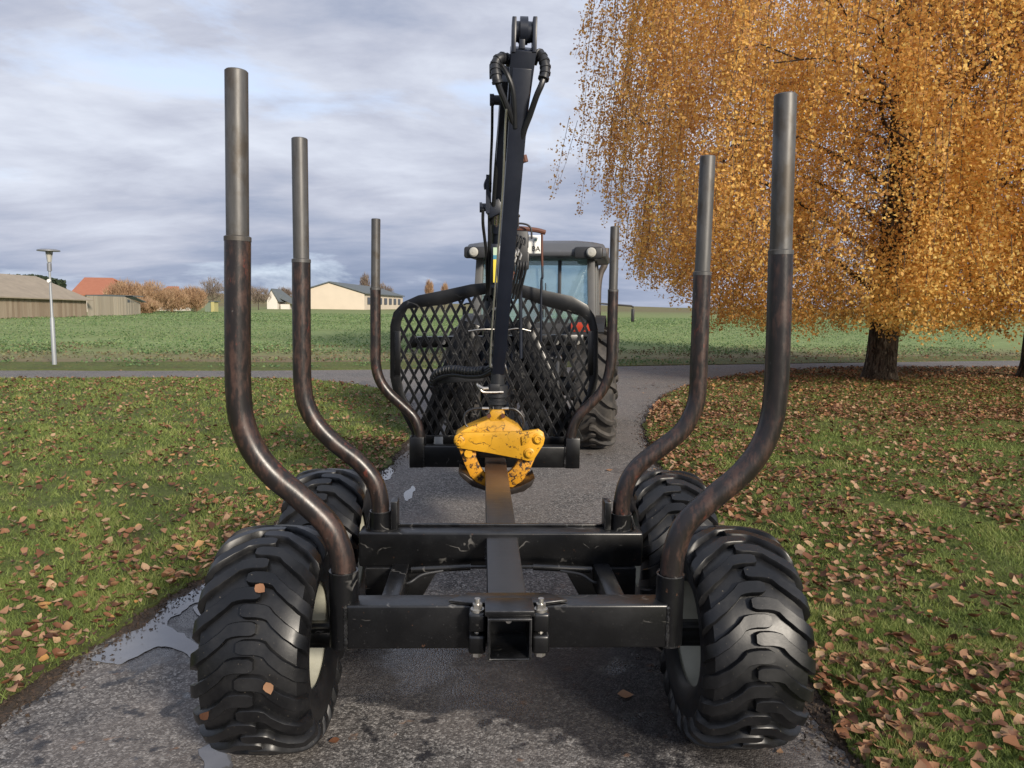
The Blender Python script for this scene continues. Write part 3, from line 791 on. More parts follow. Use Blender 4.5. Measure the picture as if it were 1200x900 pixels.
# stand of the headboard and crane: splayed legs and cross beam
for s, xs in ((-1, [(552, 378, 497, 520), (566, 395, 530, 520)]), (1, [(606, 375, 672, 520), (598, 405, 640, 520)])):
    for k, (xa, ya, xb, yb_) in enumerate(xs):
        MB().bar(at(xa, ya, 6.42+.05*k), at(xb, yb_, 6.36+.05*k), .19, .10).build('support_leg', 'black_paint', trailer, .01)
MB().bar(at(481, 401, 6.60), at(683, 398, 6.60), .10, .115, side=(0, 0, 1)).build('cross_beam', 'black_paint', trailer, .01)
MB().box((at(580, 530, 6.3).x, 6.3, .60), (1.36, .12, .11)).build('front_frame', 'black_paint', trailer, .01)
for xb in (520, 652, 676):
    p = at(xb, 401, 6.52); MB().cyl(p, p+Vector((.0, -.06, 0)), .02, 10).build('fitting', 'zinc', trailer)
for (xa, ya, r_) in ((630, 374, .028), (627, 386, .018), (604, 447, .016), (655, 420, .03)):
    MB().sphere(at(xa, ya, 6.5), r_, 10, 6).build('fitting', 'zinc', trailer)
MB().prism([at(509, 512, 6.12), at(519, 512, 6.12), at(519, 525, 6.12), at(508, 526, 6.12)], (0, .01, 0)).build('tab', 'galvanised', trailer)

# ------------------------------------------------------------------ the loader crane
crane = empty('loader_crane', (at(580, 500, 6.42).x, 6.42, ZT))
tag(crane, 'tall folded black hydraulic crane with hose loops standing behind the headboard', 'crane')
cx_ = crane.location.x
MB().lathe([(0, .17), (.05, .17), (.06, .14), (.62, .13), (.66, .16), (.74, .16), (.78, .12), (1.25, .115), (1.25, .001)], (cx_, 6.45, .73), 'z', 28).build('column', 'crane_paint', crane)
MB().box((cx_-.01, 6.46, .75), (.60, .35, .10)).build('base_plate', 'crane_paint', crane, .01)
T = at(613.2, 57, 4.63)
Bt = at(583.5, 436, 5.33)
K1 = at(600, 186, 4.93)
stick = MB().bar(T, K1, .156, .16, .118, .15).build('outer_boom', 'crane_paint', crane, .008)
bm_ = MB().bar(T+(Bt-T)*.05, Bt, .120, .135, .092, .10)
stick2 = bm_.build('outer_boom', 'crane_paint', crane, .006)
# fork at the boom end with rollers between the cheeks
def seg_at(px1, py1, px2, py2, Y, w, d, name, m='crane_paint', bv=.004):
    return MB().bar(at(px1, py1, Y), at(px2, py2, Y), w, d).build(name, m, crane, bv)
for xx, xt in ((601.2, 602.4), (625.4, 626.4)):
    seg_at(xx, 66, xt, 24.5, 4.63, .026, .15, 'fork_cheek')
seg_at(611.3, 60, 612, 30, 4.63, .036, .09, 'link_arm')
a_, b_ = at(602, 37, 4.63), at(626, 38, 4.63)
MB().cyl(a_, b_, .060, 20).build('roller', 'crane_paint', crane)
MB().lathe([(-.024, .045), (-.024, .080), (.024, .080), (.024, .045)], at(613.8, 36, 4.63), 'x', 24).build('roller', 'crane_paint', crane)
MB().cyl(at(607, 38, 4.63), at(609, 38, 4.63), .062, 20).cyl(at(618, 38, 4.63), at(621, 38, 4.63), .062, 20).build('bush', 'crane_paint', crane)
# hose loops with spiral guards either side
def hose(pts, Y, r=.017, guard=None, name='hose', root=crane, m='hose_rubber'):
    P = smoothpts([at(x, y, Y if not isinstance(Y, (list, tuple)) else Y[i]) for i, (x, y) in enumerate(pts)], 12)
    h_ = MB().tube(P, r, 10).build(name, m, root)
    if guard:
        seg_ = P[guard[0]:min(guard[1], len(P))]; gm = MB().tube(seg_, r*1.62, 12); acc = 0.
        for i in range(1, len(seg_)-1):
            acc += (seg_[i+1]-seg_[i]).length
            if acc < .034: continue
            acc = 0.; d = (seg_[i+1]-seg_[i]).normalized(); c = seg_[i]
            gm.tube([c, c+d*.003, c+d*.016, c+d*.019], [r*1.6, r*1.86, r*1.86, r*1.6], 12)
        gm.build('hose_guard', 'hose_rubber', h_)
    return h_
hose([(601, 80), (595, 70), (587, 68), (581, 75), (582, 92), (586, 105), (594, 125), (602, 150), (604, 190)], [4.7, 4.66, 4.62, 4.6, 4.58, 4.6, 4.65, 4.74, 4.84], .019, (6, 52))
hose([(626, 75), (631, 64), (637, 70), (639, 83), (635, 98), (629, 112), (621, 135), (613, 158), (609, 190)], [4.7, 4.66, 4.62, 4.6, 4.58, 4.6, 4.67, 4.74, 4.84], .019, (5, 44))
hose([(593.5, 128), (592, 150), (589.3, 219), (584.7, 280), (580, 340), (575.6, 400), (574.6, 430)], [4.62, 4.68, 4.83, 4.96, 5.08, 5.18, 5.22], .0065, None, 'steel_pipe', crane, 'zinc')
hose([(588, 76), (596, 90), (602, 110), (604, 150)], [4.64, 4.62, 4.64, 4.72], .015)
# clamp bands on the outer boom
for (x0, x1, y, Y, m_) in ((594.5, 613, 187, 4.84, 'rust_brown'), (587, 602.5, 285, 5.02, 'zinc'), (578, 594.5, 362, 5.17, 'zinc')):
    a, b_ = at(x0, y, Y), at(x1, y, Y)
    MB().bar(a, b_, .02, .016, side=(0, 0, 1)).bar(a+Vector((0, .0, -.004)), a+Vector((0, .12, -.004)), .014, .012).bar(b_+Vector((0, 0, -.004)), b_+Vector((0, .12, -.004)), .014, .012).build('clamp_band', m_, crane, .002)
MB().cyl(at(614, 182, 4.86), at(616, 190, 4.86), .018, 8).cyl(at(612, 190, 4.86), at(616.5, 187, 4.86), .012, 8).build('clamp_bolt', 'rust_brown', crane)
# main boom behind it, its lift cylinder and pin bosses
A0 = Vector((cx_-.02, 6.44, 2.00)); A1 = at(598, 88, 4.86)
MB().bar(A0, A1, .15, .20, .115, .15).build('main_boom', 'crane_paint', crane, .01)
MB().cyl(at(573.5, 84, 4.9), at(600, 84, 4.9), .038, 18).cyl(at(573.5, 84, 4.9), at(576, 84, 4.9), .046, 14).build('knuckle_pin', 'crane_paint', crane)
MB().cyl(at(574, 117, 5.0), at(600, 118, 5.0), .032, 16).cyl(at(574, 117, 5.0), at(579, 117, 5.0), .040, 8).build('knuckle_pin', 'crane_paint', crane)
MB().cyl(at(581, 345, 6.1), at(581.5, 268, 5.72), .036, 18).cyl(at(581.5, 272, 5.73), at(581.5, 262, 5.7), .042, 18).build('lift_cylinder', 'crane_paint', crane)
MB().cyl(at(581.5, 268, 5.7), at(582, 236, 5.55), .019, 16).build('cylinder_rod', 'chrome', crane)
MB().bar(at(570.5, 250, 5.55), at(588, 240, 5.55), .10, .10, side=(0, 0, 1)).build('rod_bracket', 'crane_paint', crane, .008)
MB().cyl(at(562, 243, 5.55), at(573, 243, 5.55), .030, 12).cyl(at(562, 243, 5.55), at(565, 243, 5.55), .038, 8).build('pin', 'crane_paint', crane)
MB().tube(smoothpts([at(569, 222, 5.5), at(568.5, 216, 5.5), at(572, 209, 5.5), at(575, 216, 5.5)]), .011, 8).bar(at(571.5, 250, 5.5), at(572, 205, 5.5), .03, .03).build('hose_hook', 'crane_paint', crane)
hose([(566, 245), (566, 262), (568, 280), (570, 300), (571, 345)], [5.5, 5.55, 5.65, 5.75, 5.95], .012)
hose([(573.5, 225), (573.5, 262), (573.5, 300), (573.5, 345)], [5.5, 5.6, 5.75, 5.95], .013)
hose([(577, 120), (576.5, 160), (575, 195), (574.5, 225)], [5.0, 5.15, 5.3, 5.5], .010)
hose([(589, 122), (584, 165), (580, 215), (577, 262)], [5.02, 5.2, 5.4, 5.6], .016)
for (ya, yb_, m_) in ((290, 299, 'sticker_pale'), (299, 304, 'sticker_blue'), (304, 331, 'sticker_yellow')):
    MB().prism([at(578, ya, 5.66), at(582.5, ya, 5.66), at(582.5, yb_, 5.66), at(578, yb_, 5.66)], (0, .006, 0)).build('sticker', m_, crane)
MB().box(at(580.5, 312, 5.74), (.07, .10, .34)).build('ladder_plate', 'crane_paint', crane, .006)
# valve block with fittings, pipes and the bent work-lamp rail on a rusty pole
vb = MB().box(at(608, 291, 6.0), (.14, .16, .27)).box(at(613.3, 283, 6.02), (.08, .14, .12)).box(at(612.5, 306, 6.0), (.10, .13, .14)).build('valve_block', 'dark_plastic', crane, .012)
for i, (x, y) in enumerate(((603, 292), (606, 291), (609, 296), (603, 299), (606, 275), (610, 277), (614, 279))):
    p = at(x, y, 5.9); MB().tube(smoothpts([p, p+Vector((.01, -.03, -.02)), p+Vector((.0, -.035, -.06))]), .009, 8).build('fitting', 'zinc' if i < 4 else 'dark_plastic', vb)
for k in range(5):
    x = 602+k*3.4; P = smoothpts([at(x, 300, 5.96), at(x+1, 312, 5.92), at(x-3, 330, 5.98), at(x-8, 350, 6.05)])
    MB().tube(P, .011, 8).build('hose', 'hose_rubber', vb)
MB().tube(smoothpts([at(605, 262, 5.95), at(612, 262, 5.95), at(619, 264, 5.95), at(622.5, 269, 5.95), at(623, 280, 5.95)]), .008, 8).tube([at(607.5, 268, 5.95), at(607.5, 252, 5.95)], .006, 8).sphere(at(607.8, 253, 5.95), .013).build('bent_pipe', 'dark_plastic', crane)
MB().tube(smoothpts([at(604, 267.5, 6.0), at(618, 268.5, 6.02), at(630, 270, 6.03), at(639, 272.5, 6.04)]), [.020]*19, 8).build('top_rail', 'rust_brown', crane)
MB().tube(smoothpts([at(635, 272, 6.04), at(635.2, 300, 6.04), at(635.5, 312, 6.05)]), .010, 10).build('pole', 'rust_brown', crane)
MB().tube(smoothpts([at(635.5, 312, 6.05), at(635.6, 325, 6.05), at(634.2, 334, 6.06), at(634, 400, 6.1)]), .010, 10).build('pole', 'crane_paint', crane)
MB().cyl(at(610, 312, 6.05), at(610.5, 420, 6.1), .014, 10).build('pole', 'crane_paint', crane)
MB().sphere(at(601, 320, 5.9), .016).cyl(at(601, 320, 5.9), at(600, 328, 5.9), .01, 8).build('ball_knob', 'rust_brown', crane)
# hose bundle lying across in front of the headboard
for k in range(3):
    hose([(578, 428+k*3), (566, 434+k*3), (550, 435+k*3), (530, 433+k*3), (514, 437+k*3), (508, 446+k*2), (512, 460)], [5.36, 5.45, 5.6, 5.75, 5.9, 6.0, 6.05], .020, (10, 66) if k == 0 else None)
MB().bar(at(508, 446, 6.0), at(566, 443, 5.9), .05, .05, side=(0, 0, 1)).build('hose_tray', 'dark_plastic', crane, .006)
for (x0, y0, x1, y1) in ((549, 388, 580, 386), (592, 387, 622, 388)):
    MB().tube(smoothpts([at(x0, y0, 6.12), at((x0+x1)/2, y0-2, 6.1), at(x1, y1, 6.12)]), .006, 8).build('steel_pipe', 'zinc', crane)
# ragged hose ends and clamps at the boom foot
for k in range(9):
    x = 577+k*2; p = at(x, 420+random.uniform(-3, 3), 5.30)
    MB().tube(smoothpts([p, p+Vector((random.uniform(-.02, .02), -.03, -.04)), p+Vector((random.uniform(-.03, .03), -.01, -.09))]), .006, 6).build('fitting', 'zinc' if k % 2 else 'hose_rubber', crane)

# ------------------------------------------------------------------ the grapple
YP = 5.33
gr = empty('timber_grapple', (at(583, 540, YP).x, YP, at(583, 575, YP).z))
tag(gr, 'yellow timber grapple with chipped cracked paint clamped round the drawbar', 'grapple')
rot_c = at(583, 460, YP)
MB().lathe([(.15, .02), (.15, .05), (.06, .05), (.055, .075), (-.03, .078), (-.035, .06), (-.06, .06), (-.065, .07), (-.085, .07), (-.09, .045), (-.13, .045)], rot_c, 'z', 24).build('rotator', 'dark_plastic', gr)
MB().tube(smoothpts([at(559, 450, YP-.08), at(563, 456, YP-.10), at(568, 459.5, YP-.10), at(590, 459.5, YP-.09)]), .009, 10).tube(smoothpts([at(561, 452, YP-.10), at(566, 455, YP-.11), at(572, 455, YP-.1)]), .012, 10).build('steel_pipe', 'zinc', gr)
MB().box(at(580, 454, YP-.07), (.07, .03, .05)).build('fitting', 'dark_plastic', gr, .004)
MB().cyl(at(565, 478.5, YP-.02), at(573, 478.5, YP-.02), .011, 10).build('fitting', 'zinc', gr)
MB().cyl(at(588, 478.5, YP-.02), at(596, 478.5, YP-.02), .011, 10).build('fitting', 'zinc', gr)
MB().box(at(580.5, 479, YP-.02), (.035, .03, .04)).build('fitting', 'zinc', gr)
for pts in ([(566, 478.5), (556, 479), (547, 483), (544, 490), (546, 498), (551, 502)], [(595, 478.5), (604, 480), (611, 486), (614, 493), (613, 501)]):
    MB().tube(smoothpts([at(x, y, YP-.02) for x, y in pts]), .0085, 8).build('hose', 'hose_rubber', gr)
def plate(pts, Y, t, name, m, bv=.006, parent=gr):
    return MB().prism([at(x, y, Y) for x, y in pts], (0, t, 0)).build(name, m, parent, bv)
plate([(574, 496), (574, 483), (577, 480.5), (588, 480.5), (591.5, 483), (591.5, 496)], YP-.075, .15, 'neck', 'chipped_yellow', .006)
for s, x in ((-1, 572.2), (1, 588.5)):
    p = at(x+.8, 487, YP-.08); MB().cyl(p, p+Vector((0, -.03, 0)), .016, 8).build('bolt', 'rust_brown', gr)
hood = MB(); lo = [at(x, y, YP-.12) for x, y in ((535, 509), (611, 508), (611, 514), (535, 514))]
top_f = [at(x, y, YP-.06) for x, y in ((573, 493), (592, 493))]
hood.prism([at(533, 514, YP-.10), at(535, 509, YP-.10), at(545, 503, YP-.10), at(572, 491.5, YP-.07), at(592, 491.5, YP-.07), at(608, 501, YP-.10), at(614, 509, YP-.10), at(614, 514, YP-.10)], (0, .22, 0))
hood.build('hood', 'chipped_yellow', gr, .008)
plate([(531.5, 516), (533, 511), (538, 507.5), (575, 506.8), (611, 505.8), (622, 505), (631, 503), (637, 507), (638.5, 514), (637, 521), (625, 540), (618, 540.5), (612, 538.5), (573, 531), (536, 525)], YP-.16, .035, 'side_plate', 'chipped_yellow', .005)
plate([(531.5, 516), (538, 507.5), (611, 505.8), (631, 503), (638.5, 514), (625, 540), (612, 538.5), (573, 531), (536, 525)], YP+.10, .03, 'side_plate', 'chipped_yellow', .005)
# raised ribs that frame the plate on the right
plate([(611, 512), (621, 508), (627, 506), (625, 512), (617, 520), (612, 522)], YP-.178, .018, 'rib', 'chipped_yellow', .004)
for (x, y, r_) in ((538.5, 517, .032), (631, 514, .034), (620.3, 531, .031)):
    p = at(x, y, YP-.162)
    MB().lathe([(0, r_*1.25), (-.008, r_*1.25), (-.012, r_*.95), (-.024, r_*.9), (-.026, r_*.45), (-.018, r_*.3), (-.018, .001)], p, 'y', 24).build('pivot_bolt', 'chipped_yellow', gr)
def jaw(pts, Y, t, name): return plate(pts, Y, t, name, 'scuffed_yellow', .005)
for dy in (-.11, .06):
    jaw([(537, 524), (558, 529), (558, 537), (563, 548), (569, 556), (572, 560), (572, 573), (561, 568), (551, 558), (544, 543)], YP+dy, .05, 'jaw')
    jaw([(627, 537), (609, 538), (603, 547), (597, 553), (592, 556), (591, 571), (601, 571), (612, 564), (620, 553)], YP+dy, .05, 'jaw')
p = at(549, 531, YP-.12); MB().cyl(p, p+Vector((0, -.02, 0)), .03, 16).build('pivot_bolt', 'chipped_yellow', gr)
MB().prism([at(x, y, YP-.13) for x, y in ((537, 552), (545, 556), (557, 565), (570, 571), (597, 573), (597, 578), (572, 576.5), (553, 570), (542, 561), (538, 556))], (0, .26, 0)).build('tine', 'tine_steel', gr, .004)
MB().prism([at(x, y, YP-.15) for x, y in ((627, 560), (622, 564), (610, 570), (597, 573.5), (570, 573), (572, 578), (600, 579.5), (614, 576), (623, 569.5), (626, 563))], (0, .28, 0)).build('tine', 'tine_steel', gr, .004)
MB().box(at(583, 531, YP+.06), (.30, .12, .05)).build('inner_block', 'hose_rubber', gr, .01)

# ------------------------------------------------------------------ the number plate on the rail
pc = at(624.5, 286.5, 6.14)
npl = empty('number_plate', pc-Vector((0, 0, .075)))
tag(npl, 'white number plate lettered BA with a small emblem, hanging from the rusty rail', 'number plate')
def wpx(x, y): return at(x, y, 6.14)
MB().prism([wpx(608, 276), wpx(634, 275.5), wpx(634.3, 297), wpx(608, 297)], (0, .006, 0)).build('plate', 'plate_white', npl, .0015)
MB().lathe([(0, .001), (-.003, .001), (-.003, .011), (0, .012)], wpx(627.8, 281)+Vector((0, -.001, 0)), 'y', 16).build('emblem', 'emblem_green', npl)
fc = bpy.data.curves.new('letters', 'FONT'); fc.body = 'BA'; fc.size = .060; fc.extrude = .001; fc.align_x = 'CENTER'
fo_ = bpy.data.objects.new('tmp', fc); col.objects.link(fo_)
dg = bpy.context.evaluated_depsgraph_get()
lm = bpy.data.meshes.new_from_object(fo_.evaluated_get(dg)); bpy.data.objects.remove(fo_)
lo_ = link('lettering', lm, npl, None); lm.materials.clear(); lm.materials.append(MATS['ink'])
lo_.location = wpx(628.1, 294.3)+Vector((0, -.003, 0))-npl.location; lo_.rotation_euler = (R(90), 0, 0)
lo_.scale = (.98, 1, 1)

# ------------------------------------------------------------------ the tractor
TR = R(-11.5)
tr = empty('tractor', (.60, 9.80, 0), TR)
tag(tr, 'dark farm tractor with glazed cab hitched ahead of the trailer, big lugged rear tyre', 'tractor')
big_me = tyre_mesh(.82, .50, .50, 19, .048, .062, .02, .30, 'tyre', 64, curve=.8); big_me.materials.append(MATS['dusty_rubber'])
fr_me = tyre_mesh(.58, .38, .33, 18, .038, .05, .02, .22, 'tyre', 56, curve=.8); fr_me.materials.append(MATS['dusty_rubber'])
def tb(mb, name, m, parent=None, bv=0., **k): return mb.build(name, m, parent or tr, bv, local=True, **k)
def twheel(x, y, r, me, rr, wd):
    wh = empty('wheel', (x, y, r), 0, tr); link('tyre', me, wh).rotation_euler = (.1, 0, 0)
    s = 1 if x > 0 else -1
    q = MB().lathe([(s*wd*.42, rr), (s*wd*.40, rr*.92), (s*.02, rr*.85), (s*.05, rr*.3), (s*.12, rr*.28), (s*.12, .001)], (0, 0, 0), 'x', 36).lathe([(-s*wd*.42, rr), (-s*wd*.4, rr*.92), (0, rr*.86), (-s*.0, .05)], (0, 0, 0), 'x', 36)
    q.build('rim', 'pillar_grey', wh, local=True)
for s in (-1, 1):
    twheel(s*.84, 0, .82, big_me, .5, .5); twheel(s*.86, 2.45, .58, fr_me, .33, .38)
# body
tb(MB().box((0, .35, .95), (.62, 1.5, .60)).box((0, 1.9, .85), (.42, 2.0, .45)), 'chassis', 'dark_plastic', bv=.04)
tb(MB().prism([(-.38, 1.25, 1.05), (-.38, 3.25, 1.0), (-.38, 3.3, 1.3), (-.38, 3.1, 1.52), (-.38, 1.25, 1.72)], (.76, 0, 0)), 'bonnet', 'dark_plastic', bv=.06)
tb(MB().cyl((-.8, 0, .82), (.8, 0, .82), .13, 20), 'axle', 'dark_plastic')
tb(MB().cyl((-.8, 2.45, .58), (.8, 2.45, .58), .08, 16), 'axle', 'dark_plastic')
for s in (-1, 1):
    arc = [(s*.60, -.93*math.cos(R(q)), .84+.93*math.sin(R(q))) for q in range(52, 136, 12)]
    m_ = MB()
    for a, b_ in zip(arc[:-1], arc[1:]): m_.bar(Vector(a)+Vector((s*.17, 0, 0)), Vector(b_)+Vector((s*.17, 0, 0)), .36, .03)
    tb(m_, 'fender', 'dark_plastic')
    tb(MB().box((s*.58, -.15, 1.42), (.05, .8, .5)), 'fender_wall', 'dark_plastic', bv=.02)
    if s > 0: tb(MB().box((.70, -.80, 1.645), (.30, .05, .12)), 'tail_light', 'red_lens', bv=.012)
    # hitch links
    tb(MB().bar((s*.38, -.2, .62), (s*.42, -1.05, .55), .06, .09), 'lower_link', 'dark_plastic', bv=.01)
    tb(MB().cyl((s*.36, -.45, 1.25), (s*.40, -.85, .62), .035, 12), 'lift_rod', 'dark_plastic')
tb(MB().box((0, -.42, 1.02), (.5, .25, .55)).box((0, -.48, 1.45), (.30, .18, .35)), 'rear_linkage', 'dark_plastic', bv=.02)
tb(MB().cyl((.05, -.5, 1.2), (.1, -1.0, .95), .03, 10), 'top_link', 'dark_plastic')
# cab: posts, glass, seat, roof
CW, CB, CFy, CZ0, CZ1 = .79, -.18, 1.30, 1.30, 2.52
cab = tb(MB().box((0, .55, 1.25), (1.5, 1.4, .14)).box((0, CB+.03, 1.5), (1.56, .05, .36)), 'cab_body', 'dark_plastic', bv=.02)
for x0, y0, x1, y1 in ((-CW, CB, -CW+.05, CB+.06), (CW, CB, CW-.05, CB+.06), (-CW, CFy, -CW+.06, CFy-.1), (CW, CFy, CW-.06, CFy-.1), (-CW, .55, -CW+.05, .55), (CW, .55, CW-.05, .55)):
    tb(MB().bar((x0, y0, CZ0), (x1, y1, CZ1), .10, .09), 'pillar', 'pillar_grey', bv=.015)
tb(MB().bar((.34, CB+.02, CZ0+.3), (.33, CB+.07, CZ1-.02), .045, .03), 'window_bar', 'dark_plastic', bv=.006)
tb(MB().bar((-.42, CB+.02, CZ0+.3), (-.41, CB+.07, CZ1-.02), .045, .03), 'window_bar', 'dark_plastic', bv=.006)
tb(MB().prism([(-CW+.04, CB+.03, CZ0+.3), (CW-.04, CB+.03, CZ0+.3), (CW-.08, CB+.08, CZ1), (-CW+.08, CB+.08, CZ1)], (0, .005, 0)), 'rear_window', 'cab_glass')
tb(MB().prism([(-CW+.05, CFy-.02, CZ0+.2), (CW-.05, CFy-.02, CZ0+.2), (CW-.1, CFy-.1, CZ1), (-CW+.1, CFy-.1, CZ1)], (0, .005, 0)), 'windscreen', 'cab_glass')
for s in (-1, 1):
    tb(MB().prism([(s*(CW-.005), CB+.05, CZ0+.1), (s*(CW-.005), CFy-.05, CZ0+.1), (s*(CW-.055), CFy-.12, CZ1), (s*(CW-.055), CB+.1, CZ1)], (s*.005, 0, 0)), 'side_window', 'cab_glass')
tb(MB().box((-.05, .55, 1.50), (.50, .50, .16)).box((-.05, .33, 1.82), (.46, .12, .55)), 'driver_seat', 'seat_cloth', bv=.05)
tb(MB().lathe([(-.015, .17), (0, .19), (.015, .17)], (-.05, 1.0, 1.78), 'z', 20).cyl((-.05, 1.1, 1.35), (-.05, 1.0, 1.78), .03, 8), 'steering_wheel', 'dark_plastic')
rf = MB()
def oct_(w_, y0, y1, z, c): return [(-w_+c, y0, z), (w_-c, y0, z), (w_, y0+c, z), (w_, y1-c, z), (w_-c, y1, z), (-w_+c, y1, z), (-w_, y1-c, z), (-w_, y0+c, z)]
rows = [oct_(.80, CB-.02, 1.40, CZ1, .06), oct_(.93, CB-.18, 1.52, CZ1+.015, .14), oct_(.95, CB-.20, 1.54, CZ1+.08, .15), oct_(.90, CB-.12, 1.48, CZ1+.19, .18), oct_(.74, CB+.05, 1.3, CZ1+.235, .2)]
vs = [p for r_ in rows for p in r_]; fs = [list(range(8))[::-1], list(range(32, 40))]
for i in range(4):
    for k in range(8): fs.append([i*8+k, i*8+(k+1) % 8, (i+1)*8+(k+1) % 8, (i+1)*8+k])
rf.add(vs, fs)
roof = tb(rf, 'cab_roof', 'roof_grey', bv=.02)
for s in (-1, 1):
    lg = tb(MB().box((s*.72, CB-.20, CZ1+.06), (.36, .10, .15)), 'light_recess', 'dark_plastic', bv=.03)
    tb(MB().lathe([(.08, .04), (.0, .068), (-.01, .068)], (s*.76, CB-.27, CZ1+.06), 'y', 20), 'lamp_housing', 'dark_plastic')
    tb(MB().lathe([(-.012, .062), (-.03, .045), (-.036, .001)], (s*.76, CB-.27, CZ1+.06), 'y', 20), 'work_lamp', 'lamp_lens')
    # mirror on its arm ahead of the door
    tb(MB().tube([(s*.80, 1.3, 1.95), (s*1.28, 1.42, 1.92), (s*1.32, 1.42, 1.9)], .014, 8), 'mirror_arm', 'dark_plastic')
    tb(MB().box((s*1.31, 1.42, 1.78), (.05, .06, .20)), 'mirror', 'dark_plastic', bv=.015)
tb(MB().bar((.10, CB-.01, CZ1-.05), (.13, CB-.01, CZ0+.45), .012, .012).bar((.155, CB-.01, CZ1-.32), (.165, CB-.01, CZ0+.45), .012, .012).bar((.11, CB-.01, CZ1-.32), (.16, CB-.01, CZ1-.32), .012, .012), 'wiper', 'dark_plastic')
exq = MB().tube(smoothpts([(.77, 1.62, 1.0), (.77, 1.62, 1.8), (.77, 1.62, 2.22), (.80, 1.62, 2.42), (.86, 1.62, 2.56), (.87, 1.62, 2.80)]), .052, 14)
tb(exq, 'exhaust', 'exhaust_steel')
tb(MB().box((.66, -.86, 1.56), (.30, .02, .05)), 'lamp_bracket', 'dark_plastic')

# ------------------------------------------------------------------ leaf shapes and litter
def leaf_geo(seed):
    r = random.Random(seed); n = 5; L, Wd = 1., r.uniform(.62, .85)
    prof = [(0, 0), (.18, .62), (.42, 1.), (.7, .66), (1., 0)]
    cv, fold, tw = r.uniform(-.6, 1.4), r.uniform(.1, .85), r.uniform(-1., 1.)
    vs = []; fs = []
    for i, (t, ww) in enumerate(prof):
        z0 = cv*(t-.5)**2 + .05*r.random()
        if ww == 0: vs.append((t-.5, 0, z0))
        else:
            hw_ = ww*Wd/2*r.uniform(.9, 1.1)
            vs += [(t-.5, -hw_, z0+fold*hw_*1.1+tw*(t-.5)*hw_), (t-.5, 0, z0), (t-.5, hw_, z0+fold*hw_*1.1-tw*(t-.5)*hw_)]
    # 0 | 1 2 3 | 4 5 6 | 7 8 9 | 10
    fs = [(0, 1, 2), (0, 2, 3), (1, 4, 5), (1, 5, 2), (2, 5, 6), (2, 6, 3), (4, 7, 8), (4, 8, 5), (5, 8, 9), (5, 9, 6), (7, 10, 8), (8, 10, 9)]
    zm = min(v_[2] for v_ in vs)
    return np.array(vs)-np.array([0, 0, zm]), np.array(fs)
LG = [leaf_geo(i) for i in range(10)]
def inside(poly, X, Y):
    px, py = np.array(poly).T; n = len(px); r = np.zeros(len(X), bool); j = n-1
    for i in range(n):
        c = ((py[i] > Y) != (py[j] > Y))
        with np.errstate(divide='ignore', invalid='ignore'):
            xi = (px[j]-px[i])*(Y-py[i])/(py[j]-py[i])+px[i]
        r ^= c & (X < xi); j = i
    return r
PL = sl + [(-62, -6)]; PR = sr + [(62, -6)]
def frame_mask(x, y, z=.02, m=20):
    q = proj(np.stack([x, y, np.full_like(x, z)], 1)); return (q[:, 2] > .5) & (q[:, 0] > -m) & (q[:, 0] < 1200+m) & (q[:, 1] < 900+m) & (q[:, 1] > 300)
def vnoise(x, y, s, o=0.):
    return np.array([mnoise.noise((a*s+o, b*s, o)) for a, b in zip(x, y)])
def scatter(n, xr, yr): return rng.uniform(*xr, n), rng.uniform(*yr, n)
def dist_line(x, y, line):
    d = np.full(len(x), 1e9)
    for (x0, y0), (x1, y1) in zip(line[:-1], line[1:]):
        L2 = (x1-x0)**2+(y1-y0)**2; t = np.clip(((x-x0)*(x1-x0)+(y-y0)*(y1-y0))/L2, 0, 1)
        d = np.minimum(d, np.hypot(x-x0-t*(x1-x0), y-y0-t*(y1-y0)))
    return d
leaves = []   # x, y, place
x, y = scatter(46000, (1.4, 12), (2.2, 14)); k = inside(PR, x, y) & frame_mask(x, y)
x, y = x[k], y[k]; nz = vnoise(x, y, 1.1, 3.); de = dist_line(x, y, sr)
p = np.clip(.46+.80*nz+.7*np.exp(-de/.45)-.012*(y-3), .06, 1); k = rng.random(len(x)) < p
leaves += [(a, b, 0) for a, b in zip(x[k], y[k])]
x, y = scatter(26000, (2.5, 20), (12, 25)); k = inside(PR, x, y) & frame_mask(x, y)
leaves += [(a, b, 0) for a, b in zip(x[k], y[k])]
x, y = scatter(26000, (-9, -1.0), (2.2, 10)); k = inside(PL, x, y) & frame_mask(x, y)
x, y = x[k], y[k]; nz = vnoise(x, y, .9, 8.); de = dist_line(x, y, sl)
p = np.clip(.08+.42*nz+.75*np.exp(-de/.85)-.02*(y-3), .02, 1); k = rng.random(len(x)) < p
leaves += [(a, b, 1) for a, b in zip(x[k], y[k])]
x, y = scatter(6000, (-14, -1.0), (8, 18)); k = inside(PL, x, y) & frame_mask(x, y)
leaves += [(a, b, 1) for a, b in zip(x[k], y[k])]
x, y = scatter(700, (-2.5, 8), (2.3, 23)); k = ~inside(PL, x, y) & ~inside(PR, x, y) & frame_mask(x, y)
x, y = x[k], y[k]; k = rng.random(len(x)) < np.clip(.10+.9*np.exp(-dist_line(x, y, sr)/.5)+.8*np.exp(-dist_line(x, y, sl)/.22)+.25*(y > 14), 0, 1)
leaves += [(a, b, 2) for a, b in zip(x[k], y[k])]
x, y = scatter(1500, (6, 30), (25, 34)); k = frame_mask(x, y) & (inside(sf+sfi[::-1], x, y))
leaves += [(a, b, 3) for a, b in zip(x[k], y[k])]
LX = np.array([l[0] for l in leaves]); LY = np.array([l[1] for l in leaves]); LP = np.array([l[2] for l in leaves])
N = len(LX); LS = (.034+.056*rng.random(N)**1.5)*np.where(LP == 3, 1.1, 1.)*np.clip(1+(LY-10)*.02, 1, 1.25)*np.where(LP == 1, .95, 1.)
